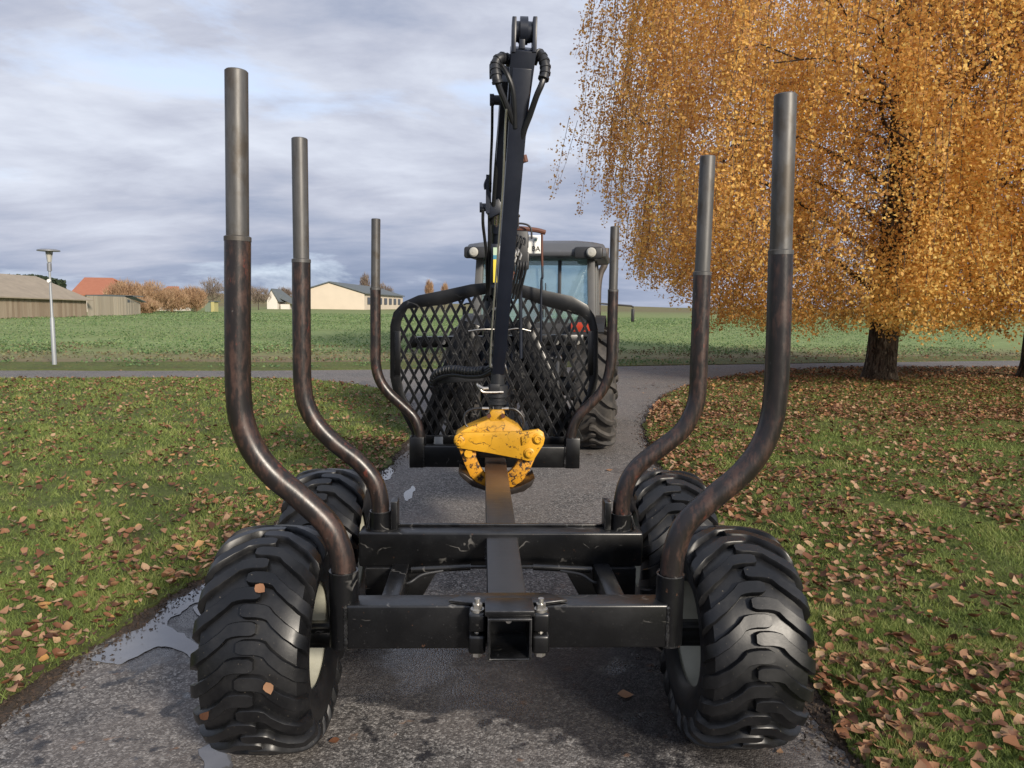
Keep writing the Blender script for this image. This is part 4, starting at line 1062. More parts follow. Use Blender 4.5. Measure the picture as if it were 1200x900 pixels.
ROT = rng.uniform(0, 2*np.pi, N); TA = rng.normal(0, .34, N); TB = rng.normal(0, .34, N)
TA[LP == 2] *= .25; TB[LP == 2] *= .25
ZL = np.where(LP == 2, .009, .040)+rng.uniform(0, .02, N)*(LP != 2)
q = proj(np.stack([LX, LY, ZL], 1)); inv = (q[:, 0] > 4) & (q[:, 0] < 1196) & (q[:, 1] < 896)
inv &= ~((q[:, 0] > 225) & (q[:, 0] < 950) & (q[:, 1] > 600) & (LP != 2))
score = np.where(inv, LS/q[:, 2], 0)
order = np.argsort(-score); single = order[:300]; rest = order[300:]
def lrot(i): return Matrix.Rotation(ROT[i], 4, 'Z') @ Matrix.Rotation(TA[i], 4, 'X') @ Matrix.Rotation(TB[i], 4, 'Y')
leaf_mes = []
for vs, fs in LG:
    me = bpy.data.meshes.new('fallen_leaf'); me.from_pydata(vs.tolist(), [], fs.tolist()); me.materials.append(MATS['litter'])
    me.polygons.foreach_set('use_smooth', [True]*len(me.polygons)); leaf_mes.append(me)
LL = {0: ('dry brown fallen leaf lying in the grass on the birch tree side of the drive', 'fallen leaves on the birch side lawn'),
      1: ('dry brown fallen leaf lying in the grass on the street lamp side of the drive', 'fallen leaves on the lamp side lawn'),
      2: ('brown fallen leaf lying flat on the grey asphalt drive', 'fallen leaves on the asphalt'),
      3: ('dry brown fallen leaf lying on the verge beyond the path', 'fallen leaves on the verge')}
for i in single:
    o = link('fallen_leaf', leaf_mes[i % 10]); o.location = (LX[i], LY[i], ZL[i])
    s_ = LS[i]; o.scale = (s_, s_, s_*(.35 if LP[i] == 2 else 1)); o.rotation_euler = lrot(i).to_euler()
    tag(o, LL[LP[i]][0], 'leaf', LL[LP[i]][1])
VS, FS = [], []; nv = 0
for v_ in range(10):
    ids = rest[rest % 10 == v_]; vs, fs = LG[v_]
    ca, sa = np.cos(ROT[ids]), np.sin(ROT[ids]); V = vs[None]*LS[ids][:, None, None]
    V = V.copy(); flat = np.where(LP[ids] == 2, .35, 1.)[:, None]; V[:, :, 2] *= flat
    V[:, :, 2] += V[:, :, 0]*np.sin(TB[ids])[:, None]+V[:, :, 1]*np.sin(TA[ids])[:, None]
    X = V[:, :, 0]*ca[:, None]-V[:, :, 1]*sa[:, None]+LX[ids][:, None]; Yy = V[:, :, 0]*sa[:, None]+V[:, :, 1]*ca[:, None]+LY[ids][:, None]
    Z = V[:, :, 2]+ZL[ids][:, None]
    VS.append(np.stack([X, Yy, Z], 2).reshape(-1, 3)); FS.append((fs[None]+(np.arange(len(ids))*len(vs))[:, None, None]).reshape(-1, 3)+nv); nv += len(ids)*len(vs)
lt = np_mesh('leaf_litter', np.concatenate(VS), np.concatenate(FS), 'litter'); tag(lt, 'scattered brown fallen leaves covering both lawns', 'leaves', None, 'stuff')
# leaves stuck to the rear left tyre
def on_tyre(px, py, tx, ty, name, label):
    d = Vector(ray(px, py)).normalized(); o_ = Vector(CAM); c = Vector((tx, ty, .466))
    a = d.y**2+d.z**2; oy, oz = o_.y-c.y, o_.z-c.z; b_ = oy*d.y+oz*d.z; cc = oy*oy+oz*oz-.468**2
    t = (-b_-math.sqrt(max(0, b_*b_-a*cc)))/a; P = o_+d*t
    nrm = Vector((0, P.y-c.y, P.z-c.z)).normalized()
    o = link('fallen_leaf', leaf_mes[len(label) % 10]); o.location = P+nrm*.001
    o.rotation_euler = (nrm.to_track_quat('Z', 'Y') @ Matrix.Rotation(random.uniform(0, 6), 3, 'Z').to_quaternion()).to_euler()
    s_ = .05; o.scale = (s_, s_, s_*.3); tag(o, label, 'leaf', 'leaves stuck to the tyre')
on_tyre(305, 690, -WX, 3.02, 'fallen_leaf', 'torn pale brown leaf stuck high on the tread of the rear tyre nearest the puddle')
on_tyre(315, 806, -WX, 3.02, 'fallen_leaf', 'tan leaf stuck to the middle tread of the rear tyre nearest the puddle')
on_tyre(240, 838, -WX, 3.02, 'fallen_leaf', 'tan leaf stuck near the outer shoulder of the rear tyre nearest the puddle')

def quads(C, size, flat=.0):
    n = len(C); u = rng.normal(0, 1, (n, 3)); u[:, 2] *= 1-flat; u /= np.linalg.norm(u, axis=1)[:, None]
    w_ = rng.normal(0, 1, (n, 3)); w_[:, 2] *= 1-flat; v_ = np.cross(u, w_); v_ = np.cross(v_, u) if flat else v_; v_ /= np.linalg.norm(v_, axis=1)[:, None]+1e-9
    s = size[:, None] if np.ndim(size) else size
    nn = np.cross(u, v_)*s*.18
    V = np.stack([C-u*s*.5, C+v_*s*.36+nn, C+u*s*.5, C-v_*s*.36+nn], 1)
    return V.reshape(-1, 3), np.arange(4*n).reshape(-1, 4)
# soil crumbs and bits along the ragged edges
ex, ey = [], []
for line, sg_ in ((sl, 1), (sr, -1)):
    for (x0, y0), (x1, y1) in zip(line[:-1], line[1:]):
        if y0 < 1.5 or abs(x0) > 9: continue
        L = math.hypot(x1-x0, y1-y0); n_ = int(L*520/max(1., (y0/5)**1.2)); t_ = rng.random(n_); o_ = rng.normal(0, .085, n_)+.02
        ex.append(x0+(x1-x0)*t_+o_*sg_*abs(y1-y0)/L); ey.append(y0+(y1-y0)*t_-o_*sg_*(x1-x0)/L*.5)
ex = np.concatenate(ex); ey = np.concatenate(ey)
V, Fq = quads(np.stack([ex, ey, rng.uniform(.006, .028, len(ex))], 1), rng.uniform(.008, .03, len(ex)))
tag(np_mesh('soil_crumbs', V, Fq, 'dark_soil'), 'dark soil crumbs along the edges of the drive', 'soil', None, 'stuff')

# grass blades where they can be told apart
gx, gy = [], []
for (n, xr, yr, P_) in ((90000, (-6, -1.0), (2.2, 6.5), PL), (90000, (1.3, 6.5), (2.2, 6.5), PR), (60000, (1.3, 3.6), (2.2, 4.2), PR), (40000, (-4.2, -2.), (2.6, 4.8), PL), (60000, (-10, -.8), (6.5, 11), PL), (60000, (1.5, 9.5), (6.5, 11), PR), (45000, (-14, -1), (11, 18), PL), (45000, (2.3, 16), (11, 20), PR)):
    x, y = scatter(n, xr, yr); k = inside(P_, x, y) & frame_mask(x, y)
    x, y = x[k], y[k]; gx.append(x); gy.append(y)
gx = np.concatenate(gx); gy = np.concatenate(gy); n = len(gx)
nz = vnoise(gx, gy, 2.3, 5.); dm = np.minimum(dist_line(gx, gy, sl), dist_line(gx, gy, sr))
k = rng.random(n) < np.clip(.70+.9*nz, .25, 1)*np.clip(dm/.12, .25, 1); gx, gy, nz = gx[k], gy[k], nz[k]; n = len(gx)
hh = rng.uniform(.022, .055, n)*(1+.5*nz)*np.clip(1+(gy-6)*.02, 1, 1.4); wd = rng.uniform(.0025, .005, n)*np.clip(gy/4.5, 1, 3.2); a = rng.uniform(0, 2*np.pi, n); b_ = rng.normal(0, 1, (n, 2))*hh[:, None]*.65
bs = np.stack([gx, gy, np.full(n, .018)], 1); dv = np.stack([np.cos(a), np.sin(a), np.zeros(n)], 1)*wd[:, None]
V = np.stack([bs-dv, bs+dv, bs+np.concatenate([b_, hh[:, None]], 1)], 1).reshape(-1, 3)
tag(np_mesh('grass', V, np.arange(3*n).reshape(-1, 3), 'grass_blade', None, np.repeat(np.clip(.5+nz, 0, 1), 3)), 'short green lawn grass', 'grass', None, 'stuff')

# crop plants in the field
d = 26+np.abs(rng.random(90000)**1.4)*110; az = rng.uniform(-.85, .78, len(d)); x = d*np.tan(az*.8); y = d
yd = y-.2*x; k = (yd > 28.5+4*vnoise(x, y, .15)) & (vnoise(x, y, .35, 2.) > -.22) & frame_mask(x, y, .1, 10); x, y = x[k], y[k]
x = np.where(y < 60, np.round(x/.5)*.5+rng.normal(0, .06, len(x)), x)
C = np.stack([x, y, rng.uniform(.04, .16, len(x))], 1); V, Fq = quads(C, rng.uniform(.07, .15, len(x))*np.clip(y/60, .8, 1.5), .4)
tag(np_mesh('crop', V, Fq, 'crop_leaf', None, np.repeat(rng.random(len(x)), 4)), 'low green crop growing in the field', 'crop', None, 'stuff')
x, y = scatter(9000, (-18, 8), (21, 28)); k = inside(sf+[(p[0], p[1]+1.0) for p in sfi[::-1]], x, y) & (vnoise(x, y, .5, 4.) > .05)
x, y = x[k], y[k]; C = np.stack([x, y, rng.uniform(.02, .10, len(x))], 1); V, Fq = quads(C, rng.uniform(.05, .11, len(x)), .2)
wx, wy = x, y
x, y = scatter(30000, (-24, 32), (21, 46)); yd = y-.2*x; k = (yd > 24.2) & (yd < 33+5*vnoise(x, y, .2)) & ~inside(sf+[(p[0], p[1]) for p in sfi[::-1]], x, y) & inside(sfi+[(60, 90), (-60, 90)], x, y) & frame_mask(x, y) & (vnoise(x, y, .45, 6.) > -.3)
x, y = x[k], y[k]; C2 = np.stack([x, y, rng.uniform(.015, .07, len(x))], 1); V2, F2 = quads(C2, rng.uniform(.05, .13, len(x)), .3)
tag(np_mesh('stubble', V2, F2, 'stubble_leaf', None, np.repeat(rng.random(len(x)), 4)), 'thin brown green stubble along the near edge of the field', 'stubble', None, 'stuff')
x, y = wx, wy
tag(np_mesh('weeds', V, Fq, 'crop_leaf', None, np.repeat(rng.random(len(x))*.4, 4)), 'weedy tufts along the field edge', 'weeds', None, 'stuff')

# ------------------------------------------------------------------ the birches
def birch(name, x0, y0, height, rad, label, trunk_r, nstrand, prof, m, rs, seed, leaf=.08, per=95, gaps=0.):
    rg = np.random.default_rng(seed); rd = random.Random(seed)
    root = empty(name, (x0, y0, 0)); tag(root, label, 'tree')
    # trunk with flared foot and rough bark ridges
    mb = MB(); n = 28; zs = [0, .1, .25, .5, .9, 1.4, 2.0, 2.8, 4, 6, 8, 10, height*.78, height*.95]; base = 0
    for i, z in enumerate(zs):
        f_ = (1-z/height)**.85; fl = 1+.28*math.exp(-z/.22)
        for k in range(n):
            q = 2*math.pi*k/n
            rr = trunk_r*f_*fl*(1+.07*mnoise.noise((math.cos(q)*3, math.sin(q)*3, z*1.1+seed))+.045*mnoise.noise((math.cos(q)*9, math.sin(q)*9, z*3)))
            mb.v.append(Vector((rr*math.cos(q)+.18*math.sin(z*.35), rr*math.sin(q)+.1*math.sin(z*.5), z)))
    for i in range(len(zs)-1):
        for k in range(n):
            k2 = (k+1) % n; mb.f.append([i*n+k, i*n+k2, (i+1)*n+k2, (i+1)*n+k])
    mb.build('trunk', 'bark', root, local=True)
    zz = np.array([p[0] for p in prof]); rr_ = np.array([p[1] for p in prof])
    # limbs: rise, arch outward, droop
    limbs = []; tips = []
    nl = 30
    for i in range(nl):
        z0 = 1.9+(height*.80-1.9)*(i/nl)**1.1; az = i*2.399+rd.uniform(-.3, .3)
        ze = min(height*.97, z0+rd.uniform(.8, 3.0)); R_ = np.interp(ze, zz, rr_)*rd.uniform(.72, 1.0)
        P = []
        for t in np.linspace(0, 1, 8):
            r_ = R_*t; z = z0+(ze-z0)*math.sin(t*2.0)/math.sin(2.0)*1.0 if t < .8 else z0+(ze-z0)*(math.sin(t*2.0)/math.sin(2.0))
            a2 = az+.25*math.sin(3*t+i)
            P.append(Vector((r_*math.cos(a2), r_*math.sin(a2), z)))
        rb = trunk_r*.20*(1-z0/height)+.012
        limbs.append(P)
        lm_ = MB(); lm_.tube(P, [rb*(1-.85*t) for t in np.linspace(0, 1, 8)], 8); lm_.build('limb', 'twig_bark', root, local=True)
        tips.append(P)
    # side branches carry the hanging strands
    sub = MB(); starts = []
    for P in tips:
        for j in range(7):
            t = rd.uniform(.3, 1.); i0 = min(6, int(t*7)); p = P[i0].lerp(P[i0+1], t*7-i0)
            az = math.atan2(p.y, p.x)+rd.uniform(-1.2, 1.2); L = rd.uniform(.8, 2.4)
            Q = [p, p+Vector((math.cos(az)*L*.5, math.sin(az)*L*.5, L*.22)), p+Vector((math.cos(az)*L, math.sin(az)*L, L*.12))]
            sub.tube(Q, [.022, .014, .006], 5, caps=False); starts += [(Q[1], az), (Q[2], az), (p, az)]
    sub.build('branches', 'twig_bark', root, local=True)['kind'] = 'stuff'
    # leaves hang on strands
    CC, TT = [], []; tw = MB()
    for i in range(nstrand):
        az = rg.uniform(0, 2*np.pi)
        zt_ = rg.uniform(zz[0]+.6, min(zz[-1], 13.8)); Rm = np.interp(zt_, zz, rr_)
        lump = 1+.16*mnoise.noise((math.cos(az)*2.2, math.sin(az)*2.2, zt_*.45+seed))+.10*mnoise.noise((math.cos(az)*5, math.sin(az)*5, zt_*1.1))
        r_ = Rm*lump*rg.random()**.42
        cx, cy = r_*math.cos(az), r_*math.sin(az)
        g_ = mnoise.noise((cx*.55+seed, cy*.55, zt_*.55))
        if g_ < -.10-gaps: continue
        L = rg.uniform(.7, 2.6); low = np.interp(r_, [0, 4.6, 6.2, rad], [1.5, 1.6, 2.7, 4.6])+.75*mnoise.noise((cx*.9, cy*.9, seed))+.5*mnoise.noise((cx*2.6, cy*2.6, seed))
        outer = r_ > .86*Rm
        if outer: L *= rg.uniform(1.1, 1.8)
        L = min(L, max(.3, zt_-low)); m_ = int(per*(L/1.6)**.9*rg.uniform(.6, 1.2)*(.62 if outer else 1.))
        if zt_ < low: continue
        t = rg.random(m_); sway = rg.normal(0, .16, 2)
        spread = (.065+.06*(1-t)) if outer else (.15+.13*(1-t))
        # leaves sit in tufts along the strand
        tuft = np.round(t*L/.16)*.16/L; t = np.where(rg.random(m_) < .4, tuft+rg.normal(0, .02, m_), t)
        cpos = np.stack([cx+sway[0]*t+rg.normal(0, 1, m_)*spread+.25*math.cos(az)*np.sin(t*1.5), cy+sway[1]*t+rg.normal(0, 1, m_)*spread+.25*math.sin(az)*np.sin(t*1.5), zt_-L*t+rg.normal(0, .04, m_)], 1)
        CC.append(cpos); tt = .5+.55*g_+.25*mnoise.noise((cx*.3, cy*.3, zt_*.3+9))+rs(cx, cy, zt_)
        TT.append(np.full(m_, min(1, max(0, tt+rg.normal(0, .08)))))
        if i % 4 == 0 or outer:
            tw.tube([(cx, cy, zt_+.15), (cx+sway[0]*.5+.12*math.cos(az), cy+sway[1]*.5+.12*math.sin(az), zt_-L*.5), (cx+sway[0]+.25*math.cos(az), cy+sway[1]+.25*math.sin(az), zt_-L)], [.009, .006, .003], 3, caps=False)
    tw.build('twigs', 'twig_bark', root, local=True)['kind'] = 'stuff'
    C = np.concatenate(CC); T_ = np.concatenate(TT)
    V, Fq = quads(C, leaf*(.55+.85*rg.random(len(C))))
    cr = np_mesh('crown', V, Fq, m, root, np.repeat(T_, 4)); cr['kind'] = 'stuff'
    return len(C)
PB = [(1.3, 4.4), (2.2, 5.6), (3.5, 6.8), (5, 7.6), (8, 8.0), (11, 8.15), (13.5, 7.9), (16, 5.0), (18, .5)]
nb = birch('birch_tree', 10.95, 19.6, 18, 8.6, 'large golden birch with drooping branches and a thick dark trunk on the lawn', .40, 7000, PB, 'birch_leaf', lambda x, y, z: .22*np.clip((x+3.5)/5, -1, .5)-.02*(z-6), 3, .078, 135)  # lambda browns the leaves leftward: the crown's own shade put into their colour
PB2 = [(2.0, 2.5), (3.5, 4.0), (6, 5.0), (9, 5.2), (13, 4.2), (16, .5)]
birch('birch_tree', 15.9, 20.3, 16, 5.2, 'second birch with browner leaves, its dark trunk at the edge of the lawn', .34, 1500, PB2, 'brown_leaf', lambda x, y, z: 0., 11, .09, 100, -.05)

# ------------------------------------------------------------------ street lamp
lp = gz(64, 428); top = at(61.5, 292, lp.y)
lamp = empty('street_lamp', lp); tag(lamp, 'slim galvanised street lamp with a flat disc head beside the path', 'street lamp')
hl = top.z
MB().tube([lp, Vector((lp.x, lp.y, 1.35)), Vector((lp.x, lp.y, 1.4)), Vector((lp.x, lp.y, hl-.5))], [.062, .058, .036, .030], 14).build('pole', 'galvanised', lamp)
MB().cyl((lp.x, lp.y, hl-.62), (lp.x, lp.y, hl-.40), .06, 14).build('collar', 'lamp_plate', lamp)
for k in range(3):
    q = k*2.09+.4; MB().tube([(lp.x+.04*math.cos(q), lp.y+.04*math.sin(q), hl-.45), (lp.x+.10*math.cos(q), lp.y+.10*math.sin(q), hl-.05)], .012, 6).build('arm', 'galvanised', lamp)
MB().lathe([(-.38, .03), (-.36, .05), (-.05, .085), (-.05, .001)], (lp.x, lp.y, hl), 'z', 16).build('lens', 'lamp_lens', lamp)
MB().lathe([(-.06, .001), (-.06, .29), (-.03, .29), (0, .20), (.01, .001)], (lp.x, lp.y, hl), 'z', 28).build('lamp_head', 'lamp_plate', lamp)
MB().cyl((lp.x+.0, lp.y-.08, 2.42), (lp.x, lp.y-.03, 2.42), .05, 10).build('marker', 'plate_white', lamp)

# ------------------------------------------------------------------ farm buildings across the field
def boards(name, p0, p1, z0, z1a, z1b, m, parent, wdt=.22):
    "upright weatherboards between two ground points, top edge from z1a to z1b"
    p0, p1 = Vector(p0), Vector(p1); L = (p1-p0).length; d = (p1-p0)/L; nrm = Vector((d.y, -d.x, 0)); mb = MB(); n = max(1, int(L/wdt))
    for i in range(n):
        a = p0+d*(L*i/n+.01); b_ = p0+d*(L*(i+1)/n-.01); za, zc = z1a+(z1b-z1a)*i/n, z1a+(z1b-z1a)*(i+1)/n
        o_ = nrm*random.uniform(.02, .06); q = nrm*-.03
        vs = [a+o_, b_+o_, b_+q, a+q]; lo_ = random.uniform(0, .08)
        mb.add([Vector((v_.x, v_.y, z0+lo_)) for v_ in vs] + [Vector((vs[0].x, vs[0].y, za)), Vector((vs[1].x, vs[1].y, zc)), Vector((vs[2].x, vs[2].y, zc)), Vector((vs[3].x, vs[3].y, za))],
               [(3, 2, 1, 0), (4, 5, 6, 7), (0, 1, 5, 4), (1, 2, 6, 5), (2, 3, 7, 6), (3, 0, 4, 7)])
    mb.box((p0+p1)/2+Vector((0, 0, (z0+min(z1a, z1b))/2))-nrm*.12, (.05, .05, .05))
    return mb.build(name, m, parent)
def roofslab(a, b_, c, d, t=.15):
    "sloping slab through four corners"
    return MB().prism([a, b_, c, d], (0, 0, t))
# long timber barn
bL = gz(-70, 375); bR = gz(102, 371.3)
barn = empty('timber_barn', ((bL+bR)/2)); tag(barn, 'long low barn of weathered boards under a brown grey roof, nearest building across the field', 'barn')
ez = at(100, 350.5, bR.y).z; ezL = ez+.25
bw = boards('board_wall', bL, bR, 0, ezL, ez, 'weathered_board', barn, .35)
dr = (bR-bL).normalized(); nb_ = Vector((-dr.y, dr.x, 0)); depth = nb_*9.5
rz_ = at(82, 326, (bR+depth*.5).y).z
rl, rr2 = bL+depth*.5-dr*.5, bR+depth*.5-dr*1.4
ov = -nb_*.5
def zv(p, z): return Vector((p.x, p.y, z))
MB().prism([zv(bL+ov-dr*.5, ezL-.15), zv(bR+ov+dr*.5, ez-.2), zv(rr2, rz_), zv(rl, rz_+.2)], (0, 0, .12)).build('roof', 'barn_roof', barn)
MB().prism([zv(rl, rz_+.2), zv(rr2, rz_), zv(bR+depth+dr*.5, ez-.2), zv(bL+depth-dr*.5, ezL-.15)], (0, 0, .12)).build('roof', 'barn_roof', barn)
MB().prism([zv(bR+dr*.5+ov, ez-.19), zv(bR+dr*.5+depth, ez-.19), zv(rr2, rz_-.01)], (-dr.x*.1, -dr.y*.1, 0)).build('roof_end', 'barn_roof', barn)
MB().prism([zv(bR, 0), zv(bR+depth, 0), zv(bR+depth, ez-.2), zv(bR, ez-.2)], (-dr.x*.1, -dr.y*.1, 0)).build('end_wall', 'weathered_board', barn)
# lean-to shed beside it
s0, s1, s2 = gz(103, 371.0), gz(148, 369.8), gz(164.5, 368.9)
shed = empty('lean_to_shed', (s0+s2)/2); tag(shed, 'pale grey board shed with a small dark hatch, at the barn end', 'shed')
za = at(103, 346.5, s0.y).z; zb2 = at(148, 348.0, s1.y).z; zc2 = at(164.5, 354.5, s2.y).z
boards('board_wall', s0, s1, 0, za, zb2, 'grey_board', shed, .3)
boards('board_wall', s1, s2, 0, zb2*.98, zc2*.98, 'grey_board', shed, .3)
nh = Vector((.06, -.12, 0))
MB().prism([zv(s1.lerp(s2, .12), zb2*.70)+nh, zv(s1.lerp(s2, .58), zb2*.70)+nh, zv(s1.lerp(s2, .58), zb2*.76)+nh, zv(s1.lerp(s2, .12), zb2*.88)+nh], (0, .05, 0)).build('hatch', 'window_dark', shed)

bk = Vector((.0, 5., 0))
MB().prism([zv(s0-dr*.3, za), zv(s1+Vector((0, -.2, 0)), zb2), zv(s1+bk, zb2+.1), zv(s0+bk, za+.1)], (0, 0, .10)).build('roof', 'slate', shed)
MB().prism([zv(s1+Vector((0, -.2, 0)), zb2), zv(s2+Vector((.3, -.2, 0)), zc2), zv(s2+bk*.4, zc2), zv(s1+bk*.4, zb2+.05)], (0, 0, .10)).build('roof', 'slate', shed)
# house with the red roof behind
h0, h1 = at(80, 350, 118), at(155, 350, 124)
hz1 = at(84, 326, 122).z; hz0 = at(140, 347, 118).z
hs = empty('red_roofed_house', ((h0.x+h1.x)/2, 121, 0)); tag(hs, 'farmhouse with a red tiled roof showing above the shed', 'house')
MB().box(((h0.x+h1.x)/2, 123, hz0/2), (h1.x-h0.x-1, 8, hz0)).build('wall', 'render_white', hs)
yA, yB = 118.2, 127.8
MB().prism([(h0.x, yA, hz0), (h1.x+1.5, yA, hz0), (h1.x-2.6, 123, hz1), (h0.x, 123, hz1)], (0, 0, .2)).build('roof', 'red_tile', hs)
MB().prism([(h0.x, 123, hz1), (h1.x-2.6, 123, hz1), (h1.x+1.5, yB, hz0), (h0.x, yB, hz0)], (0, 0, .2)).build('roof', 'red_tile', hs)
MB().prism([(h1.x-.4, yA, hz0), (h1.x-.4, yB, hz0), (h1.x-2.8, 123, hz1)], (-.3, 0, 0)).build('gable', 'red_tile', hs)
# second red roof half hidden in the shrubs
q0, q1 = at(182, 352, 150), at(206, 352, 150); zq0, zq1 = at(190, 349, 150).z, at(190, 336, 150).z
h2 = empty('red_roofed_house', ((q0.x+q1.x)/2, 152, 0)); tag(h2, 'small house with a faded red roof behind the orange shrubs', 'house')
MB().box(((q0.x+q1.x)/2, 154, zq0/2), (q1.x-q0.x, 7, zq0)).build('wall', 'render_white', h2)
MB().prism([(q0.x-.5, 150, zq0), (q1.x+.5, 150, zq0), (q1.x-.9, 154, zq1), (q0.x+.9, 154, zq1)], (0, 0, .2)).build('roof', 'red_tile', h2)
# white gabled house
w0, w1 = gz(312.5, 361.6), gz(345, 361.6)
YH = 225.; a0, a1 = at(313, 360, YH), at(329, 360, YH); zg, ze_ = at(319, 339, YH).z, at(313, 352, YH).z
wh = empty('white_gabled_house', ((a0.x+a1.x)/2, YH+4, 0)); tag(wh, 'small white gabled house with a steep dark roof beyond the field', 'house')
mx = (a0.x+a1.x)/2-.6
MB().prism([(a0.x, YH, 0), (a1.x-1, YH, 0), (a1.x-1, YH, ze_), (mx, YH, zg), (a0.x, YH, ze_)], (0, 9, 0)).build('wall', 'render_white', wh)
MB().prism([(a1.x-.5, YH-.4, ze_-.4), (mx, YH-.4, zg), (mx, YH+9.4, zg), (a1.x+2.5, YH+9.4, ze_-.4)], (0, 0, .25)).build('roof', 'slate', wh)
MB().prism([(a0.x-.5, YH-.4, ze_-.4), (mx, YH-.4, zg), (mx, YH+9.4, zg), (a0.x-.5, YH+9.4, ze_-.4)], (0, 0, .25)).build('roof', 'slate', wh)
ax = at(338, 360, YH+2).x
MB().box(((a1.x+ax)/2, YH+4, at(335, 357, YH).z/2), (ax-a1.x+1, 5, at(335, 356, YH).z)).build('annex', 'render_white', wh)
MB().prism([(a1.x-.6, YH+1.2, zg*.55), (ax+2, YH+1.2, at(340, 357.6, YH).z), (ax+2, YH+6.8, at(340, 357.6, YH).z), (a1.x-.6, YH+6.8, zg*.55)], (0, 0, .2)).build('annex_roof', 'slate', wh)
# cream hall
YC = 250.
c0_, c1_ = at(343, 361, YC), at(427, 361, YC); zr, zl, zrr = at(386, 331.5, YC).z, at(343, 345, YC).z, at(427, 344.5, YC).z
hall = empty('cream_hall', ((c0_.x+c1_.x)/2, YC+20, 0)); tag(hall, 'wide cream farm hall with a shallow dark roof at the far side of the field', 'hall')
mx = at(386, 340, YC).x; dv = Vector((at(472, 355, YC+70).x-c1_.x, 70, 0))
MB().prism([(c0_.x, YC, -.2), (c1_.x, YC, -.2), (c1_.x, YC, zrr), (mx, YC, zr), (c0_.x, YC, zl)], dv).build('wall', 'render_cream', hall)
R1 = Vector((mx, YC-.5, zr+.15)); R2 = Vector((c1_.x+.8, YC-.5, zrr)); R0 = Vector((c0_.x-.8, YC-.5, zl))
MB().prism([R1, R2, R2+dv*1.01, R1+dv*1.01], (0, 0, .4)).build('roof', 'slate', hall)
MB().prism([R0, R1, R1+dv*1.01, R0+dv*1.01], (0, 0, .4)).build('roof', 'slate', hall)
for k in range(7):
    p = Vector((c1_.x+.05, YC, 0))+dv*(.06+.13*k); p2 = p+dv*.07
    MB().prism([zv(p, zrr*.35), zv(p2, zrr*.35), zv(p2, zrr*.8), zv(p, zrr*.8)], (.15, 0, 0)).build('window', 'window_dark', hall)
# small hut with a yellow side
u0 = at(239, 360, 140); u1 = at(251, 360, 140); zu = at(245, 353.5, 140).z
hut = empty('garden_hut', ((u0.x+u1.x)/2, 141, 0)); tag(hut, 'tiny green garden hut with a yellow side among the shrubs', 'hut')
MB().box(((u0.x*.6+u1.x*.4), 141.5, zu/2), ((u1.x-u0.x)*.7, 2.4, zu)).build('wall', 'hut_green', hut)
MB().box((u1.x-.35, 141.2, zu/2), (.6, 2.2, zu*.98)).build('side', 'hut_yellow', hut)
MB().box(((u0.x+u1.x)/2, 141.5, zu+.08), (u1.x-u0.x+.4, 2.9, .15)).build('roof', 'slate', hut)

# ------------------------------------------------------------------ shrubs and far trees
def far_plant(name, px, base_y, top_y, halfw, Y, m, label, cat, n=1500, trunk=True, round_=1., leaf=.35, group=None, twiggy=False):
    b0 = at(px, base_y, Y); hgt = at(px, top_y, Y).z; rw = halfw/F*Y
    root = empty(name, (b0.x, Y, 0)); tag(root, label, cat, group)
    tk = MB(); stems = 1 if trunk else 6
    for k in range(stems):
        a = k*1.05; e = Vector((rw*.35*math.cos(a)*(not trunk), rw*.35*math.sin(a)*(not trunk), hgt*.6))
        tk.tube([(e.x*.3, e.y*.3, -.05), tuple(e*.6), tuple(e)], [.022*hgt*(1 if trunk else .5), .015*hgt*(1 if trunk else .4), .008*hgt], 6)
    for k in range(7):
        a = k*2.4; z = hgt*(.35+.07*k)
        tk.tube([(0, 0, z), (rw*.45*math.cos(a), rw*.45*math.sin(a), z+hgt*.12), (rw*.7*math.cos(a), rw*.7*math.sin(a), z+hgt*.22)], [.010*hgt, .006*hgt, .003*hgt], 5, caps=False)
    tk.build('trunk', 'twig_bark', root, local=True)
    C = []; sd_ = px*.37
    while len(C) < n:
        a, u = random.uniform(0, 6.283), random.uniform(-1, 1); rr = random.random()**.45
        z = u*rr; xy = math.sqrt(max(0, 1-u*u))*rr
        lo = .0 if not trunk else .22
        p = Vector((rw*xy*math.cos(a), rw*xy*math.sin(a), hgt*(lo+(1-lo)*(z*.5+.5))))
        lump = mnoise.noise(p*(2.2/max(1, rw))*1.4+Vector((sd_, 0, 0)))
        if lump < (-.12 if trunk else -.3): continue
        if rr > .75 and lump < (.1 if trunk else -.05): continue
        C.append(p)
    C = np.array(C); tt = np.array([.5+.6*mnoise.noise(Vector(p)*(1.6/max(1, rw))+Vector((3, sd_, 1))) for p in C])
    if twiggy:   # bare crowns: slender upward twigs
        nq = len(C); L = rng.uniform(.4, 1.1, nq)[:, None]*leaf*3; dr_ = C*np.array([.5, .5, .2])/max(rw, .1)+np.array([0, 0, .9])+rng.normal(0, .35, (nq, 3)); dr_ /= np.linalg.norm(dr_, axis=1)[:, None]
        sd2 = np.cross(dr_, rng.normal(0, 1, (nq, 3))); sd2 /= np.linalg.norm(sd2, axis=1)[:, None]; sd2 *= leaf*.13
        V = np.stack([C-sd2, C+sd2, C+dr_*L], 1).reshape(-1, 3); Fq = np.arange(3*nq).reshape(-1, 3); T_ = np.repeat(np.clip(tt, 0, 1), 3)
    else:
        V, Fq = quads(C, rng.uniform(.6, 1.3, len(C))*leaf); T_ = np.repeat(np.clip(tt, 0, 1), 4)
    cr = np_mesh('crown', V, Fq, m, root, T_); cr['kind'] = 'stuff'
    return root
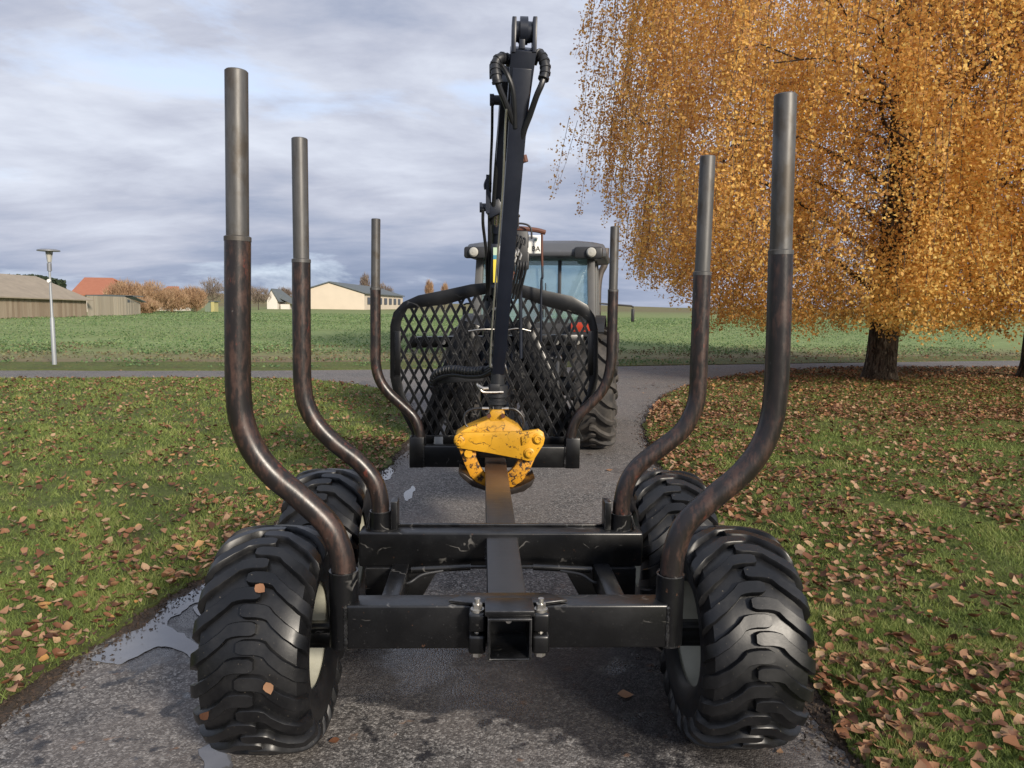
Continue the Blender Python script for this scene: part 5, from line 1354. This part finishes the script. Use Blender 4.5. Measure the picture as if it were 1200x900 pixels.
shr = [(148, 367, 330, 22, 112, 'tall orange brown shrub rising behind the end of the shed', 'shrub_twig', True), (178, 366, 331, 24, 118, 'broad orange shrub in the middle of the shrub belt', 'shrub_twig', True), (203, 365, 338, 16, 124, 'lower orange shrub at the far end of the shrub belt', 'shrub_twig', True),
       (226, 364, 337, 16, 135, 'yellowish bush standing behind the garden hut', 'shrub_twig', True), (168, 368, 352, 16, 108, 'low reddish bramble in front of the orange shrubs', 'shrub_twig', True)]
for (px, by, ty, hw_, Y, lab, m, tg) in shr: far_plant('shrub', px, by, ty, hw_, Y, m, lab, 'shrub', 5200, False, 1., .30, 'shrubs beyond the field', tg)
bt = [(250, 363, 326, 17, 160, 'bare grey brown tree with a wide crown next to the garden hut', 'bare_twig', True), (303, 361, 337, 15, 190, 'brown leafless tree on the near side of the white gabled house', 'bare_twig', True), (334, 361, 337, 11, 240, 'dull brown tree rising behind the white gabled house', 'bare_twig', True),
      (284, 362, 332, 16, 175, 'bare tree between the garden hut and the white house', 'bare_twig', True), (428, 358, 321, 6, 330, 'thin pale poplar standing above the hall roof', 'bare_twig', True), (449, 358, 333, 12, 345, 'faint bare tree behind the end of the hall', 'bare_twig', True),
      (503, 360, 329, 5, 400, 'thin orange tree alone on the horizon behind the headboard', 'shrub_twig', True), (521, 360, 333, 4, 420, 'second thin orange tree on the horizon behind the headboard', 'shrub_twig', True)]
for (px, by, ty, hw_, Y, lab, m, tg) in bt: far_plant('bare_tree' if m == 'bare_twig' else 'autumn_tree', px, by, ty, hw_, Y, m, lab, 'tree', 1800, True, 1., .30*Y/150, 'trees beyond the field', tg)
# dark wood on the skyline behind the barn: one mass
xs = rng.uniform(-160, 78, 9000); Yw = 420+rng.uniform(0, 40, 9000)
bx_ = np.array([at(a, 352, b_).x for a, b_ in zip(xs, Yw)]); ztop = np.array([at(a, 322.2+1.0*mnoise.noise((a*.12, 0, 0))+1.1*mnoise.noise((a*.5, 3, 0))+max(0., a-45)*.22, b_).z for a, b_ in zip(xs, Yw)])
C = np.stack([bx_, Yw, ztop*(.25+.75*rng.random(9000)**.5)], 1); V, Fq = quads(C, rng.uniform(1.0, 2.0, 9000))
tag(np_mesh('woodland', V, Fq, 'dark_conifer', None, np.repeat(rng.random(9000), 4)), 'dark far-off wood along the skyline behind the barn', 'wood', None, 'stuff')
# low far hill on the skyline
hv, hf = [], []
for i in range(61):
    xx = -1500+i*50; zt_ = 6+12*math.exp(-((xx+520)/260)**2)+4*mnoise.noise((xx*.004, 0, 0))
    hv += [(xx, 1250, -1), (xx, 1350, zt_), (xx, 1700, zt_*.8)]
for i in range(60):
    a = i*3; hf += [(a, a+3, a+4, a+1), (a+1, a+4, a+5, a+2)]
tag(MB().add(hv, hf).build('hill', 'crop_field'), kind='structure')
print('birch leaves', nb, 'litter', N)
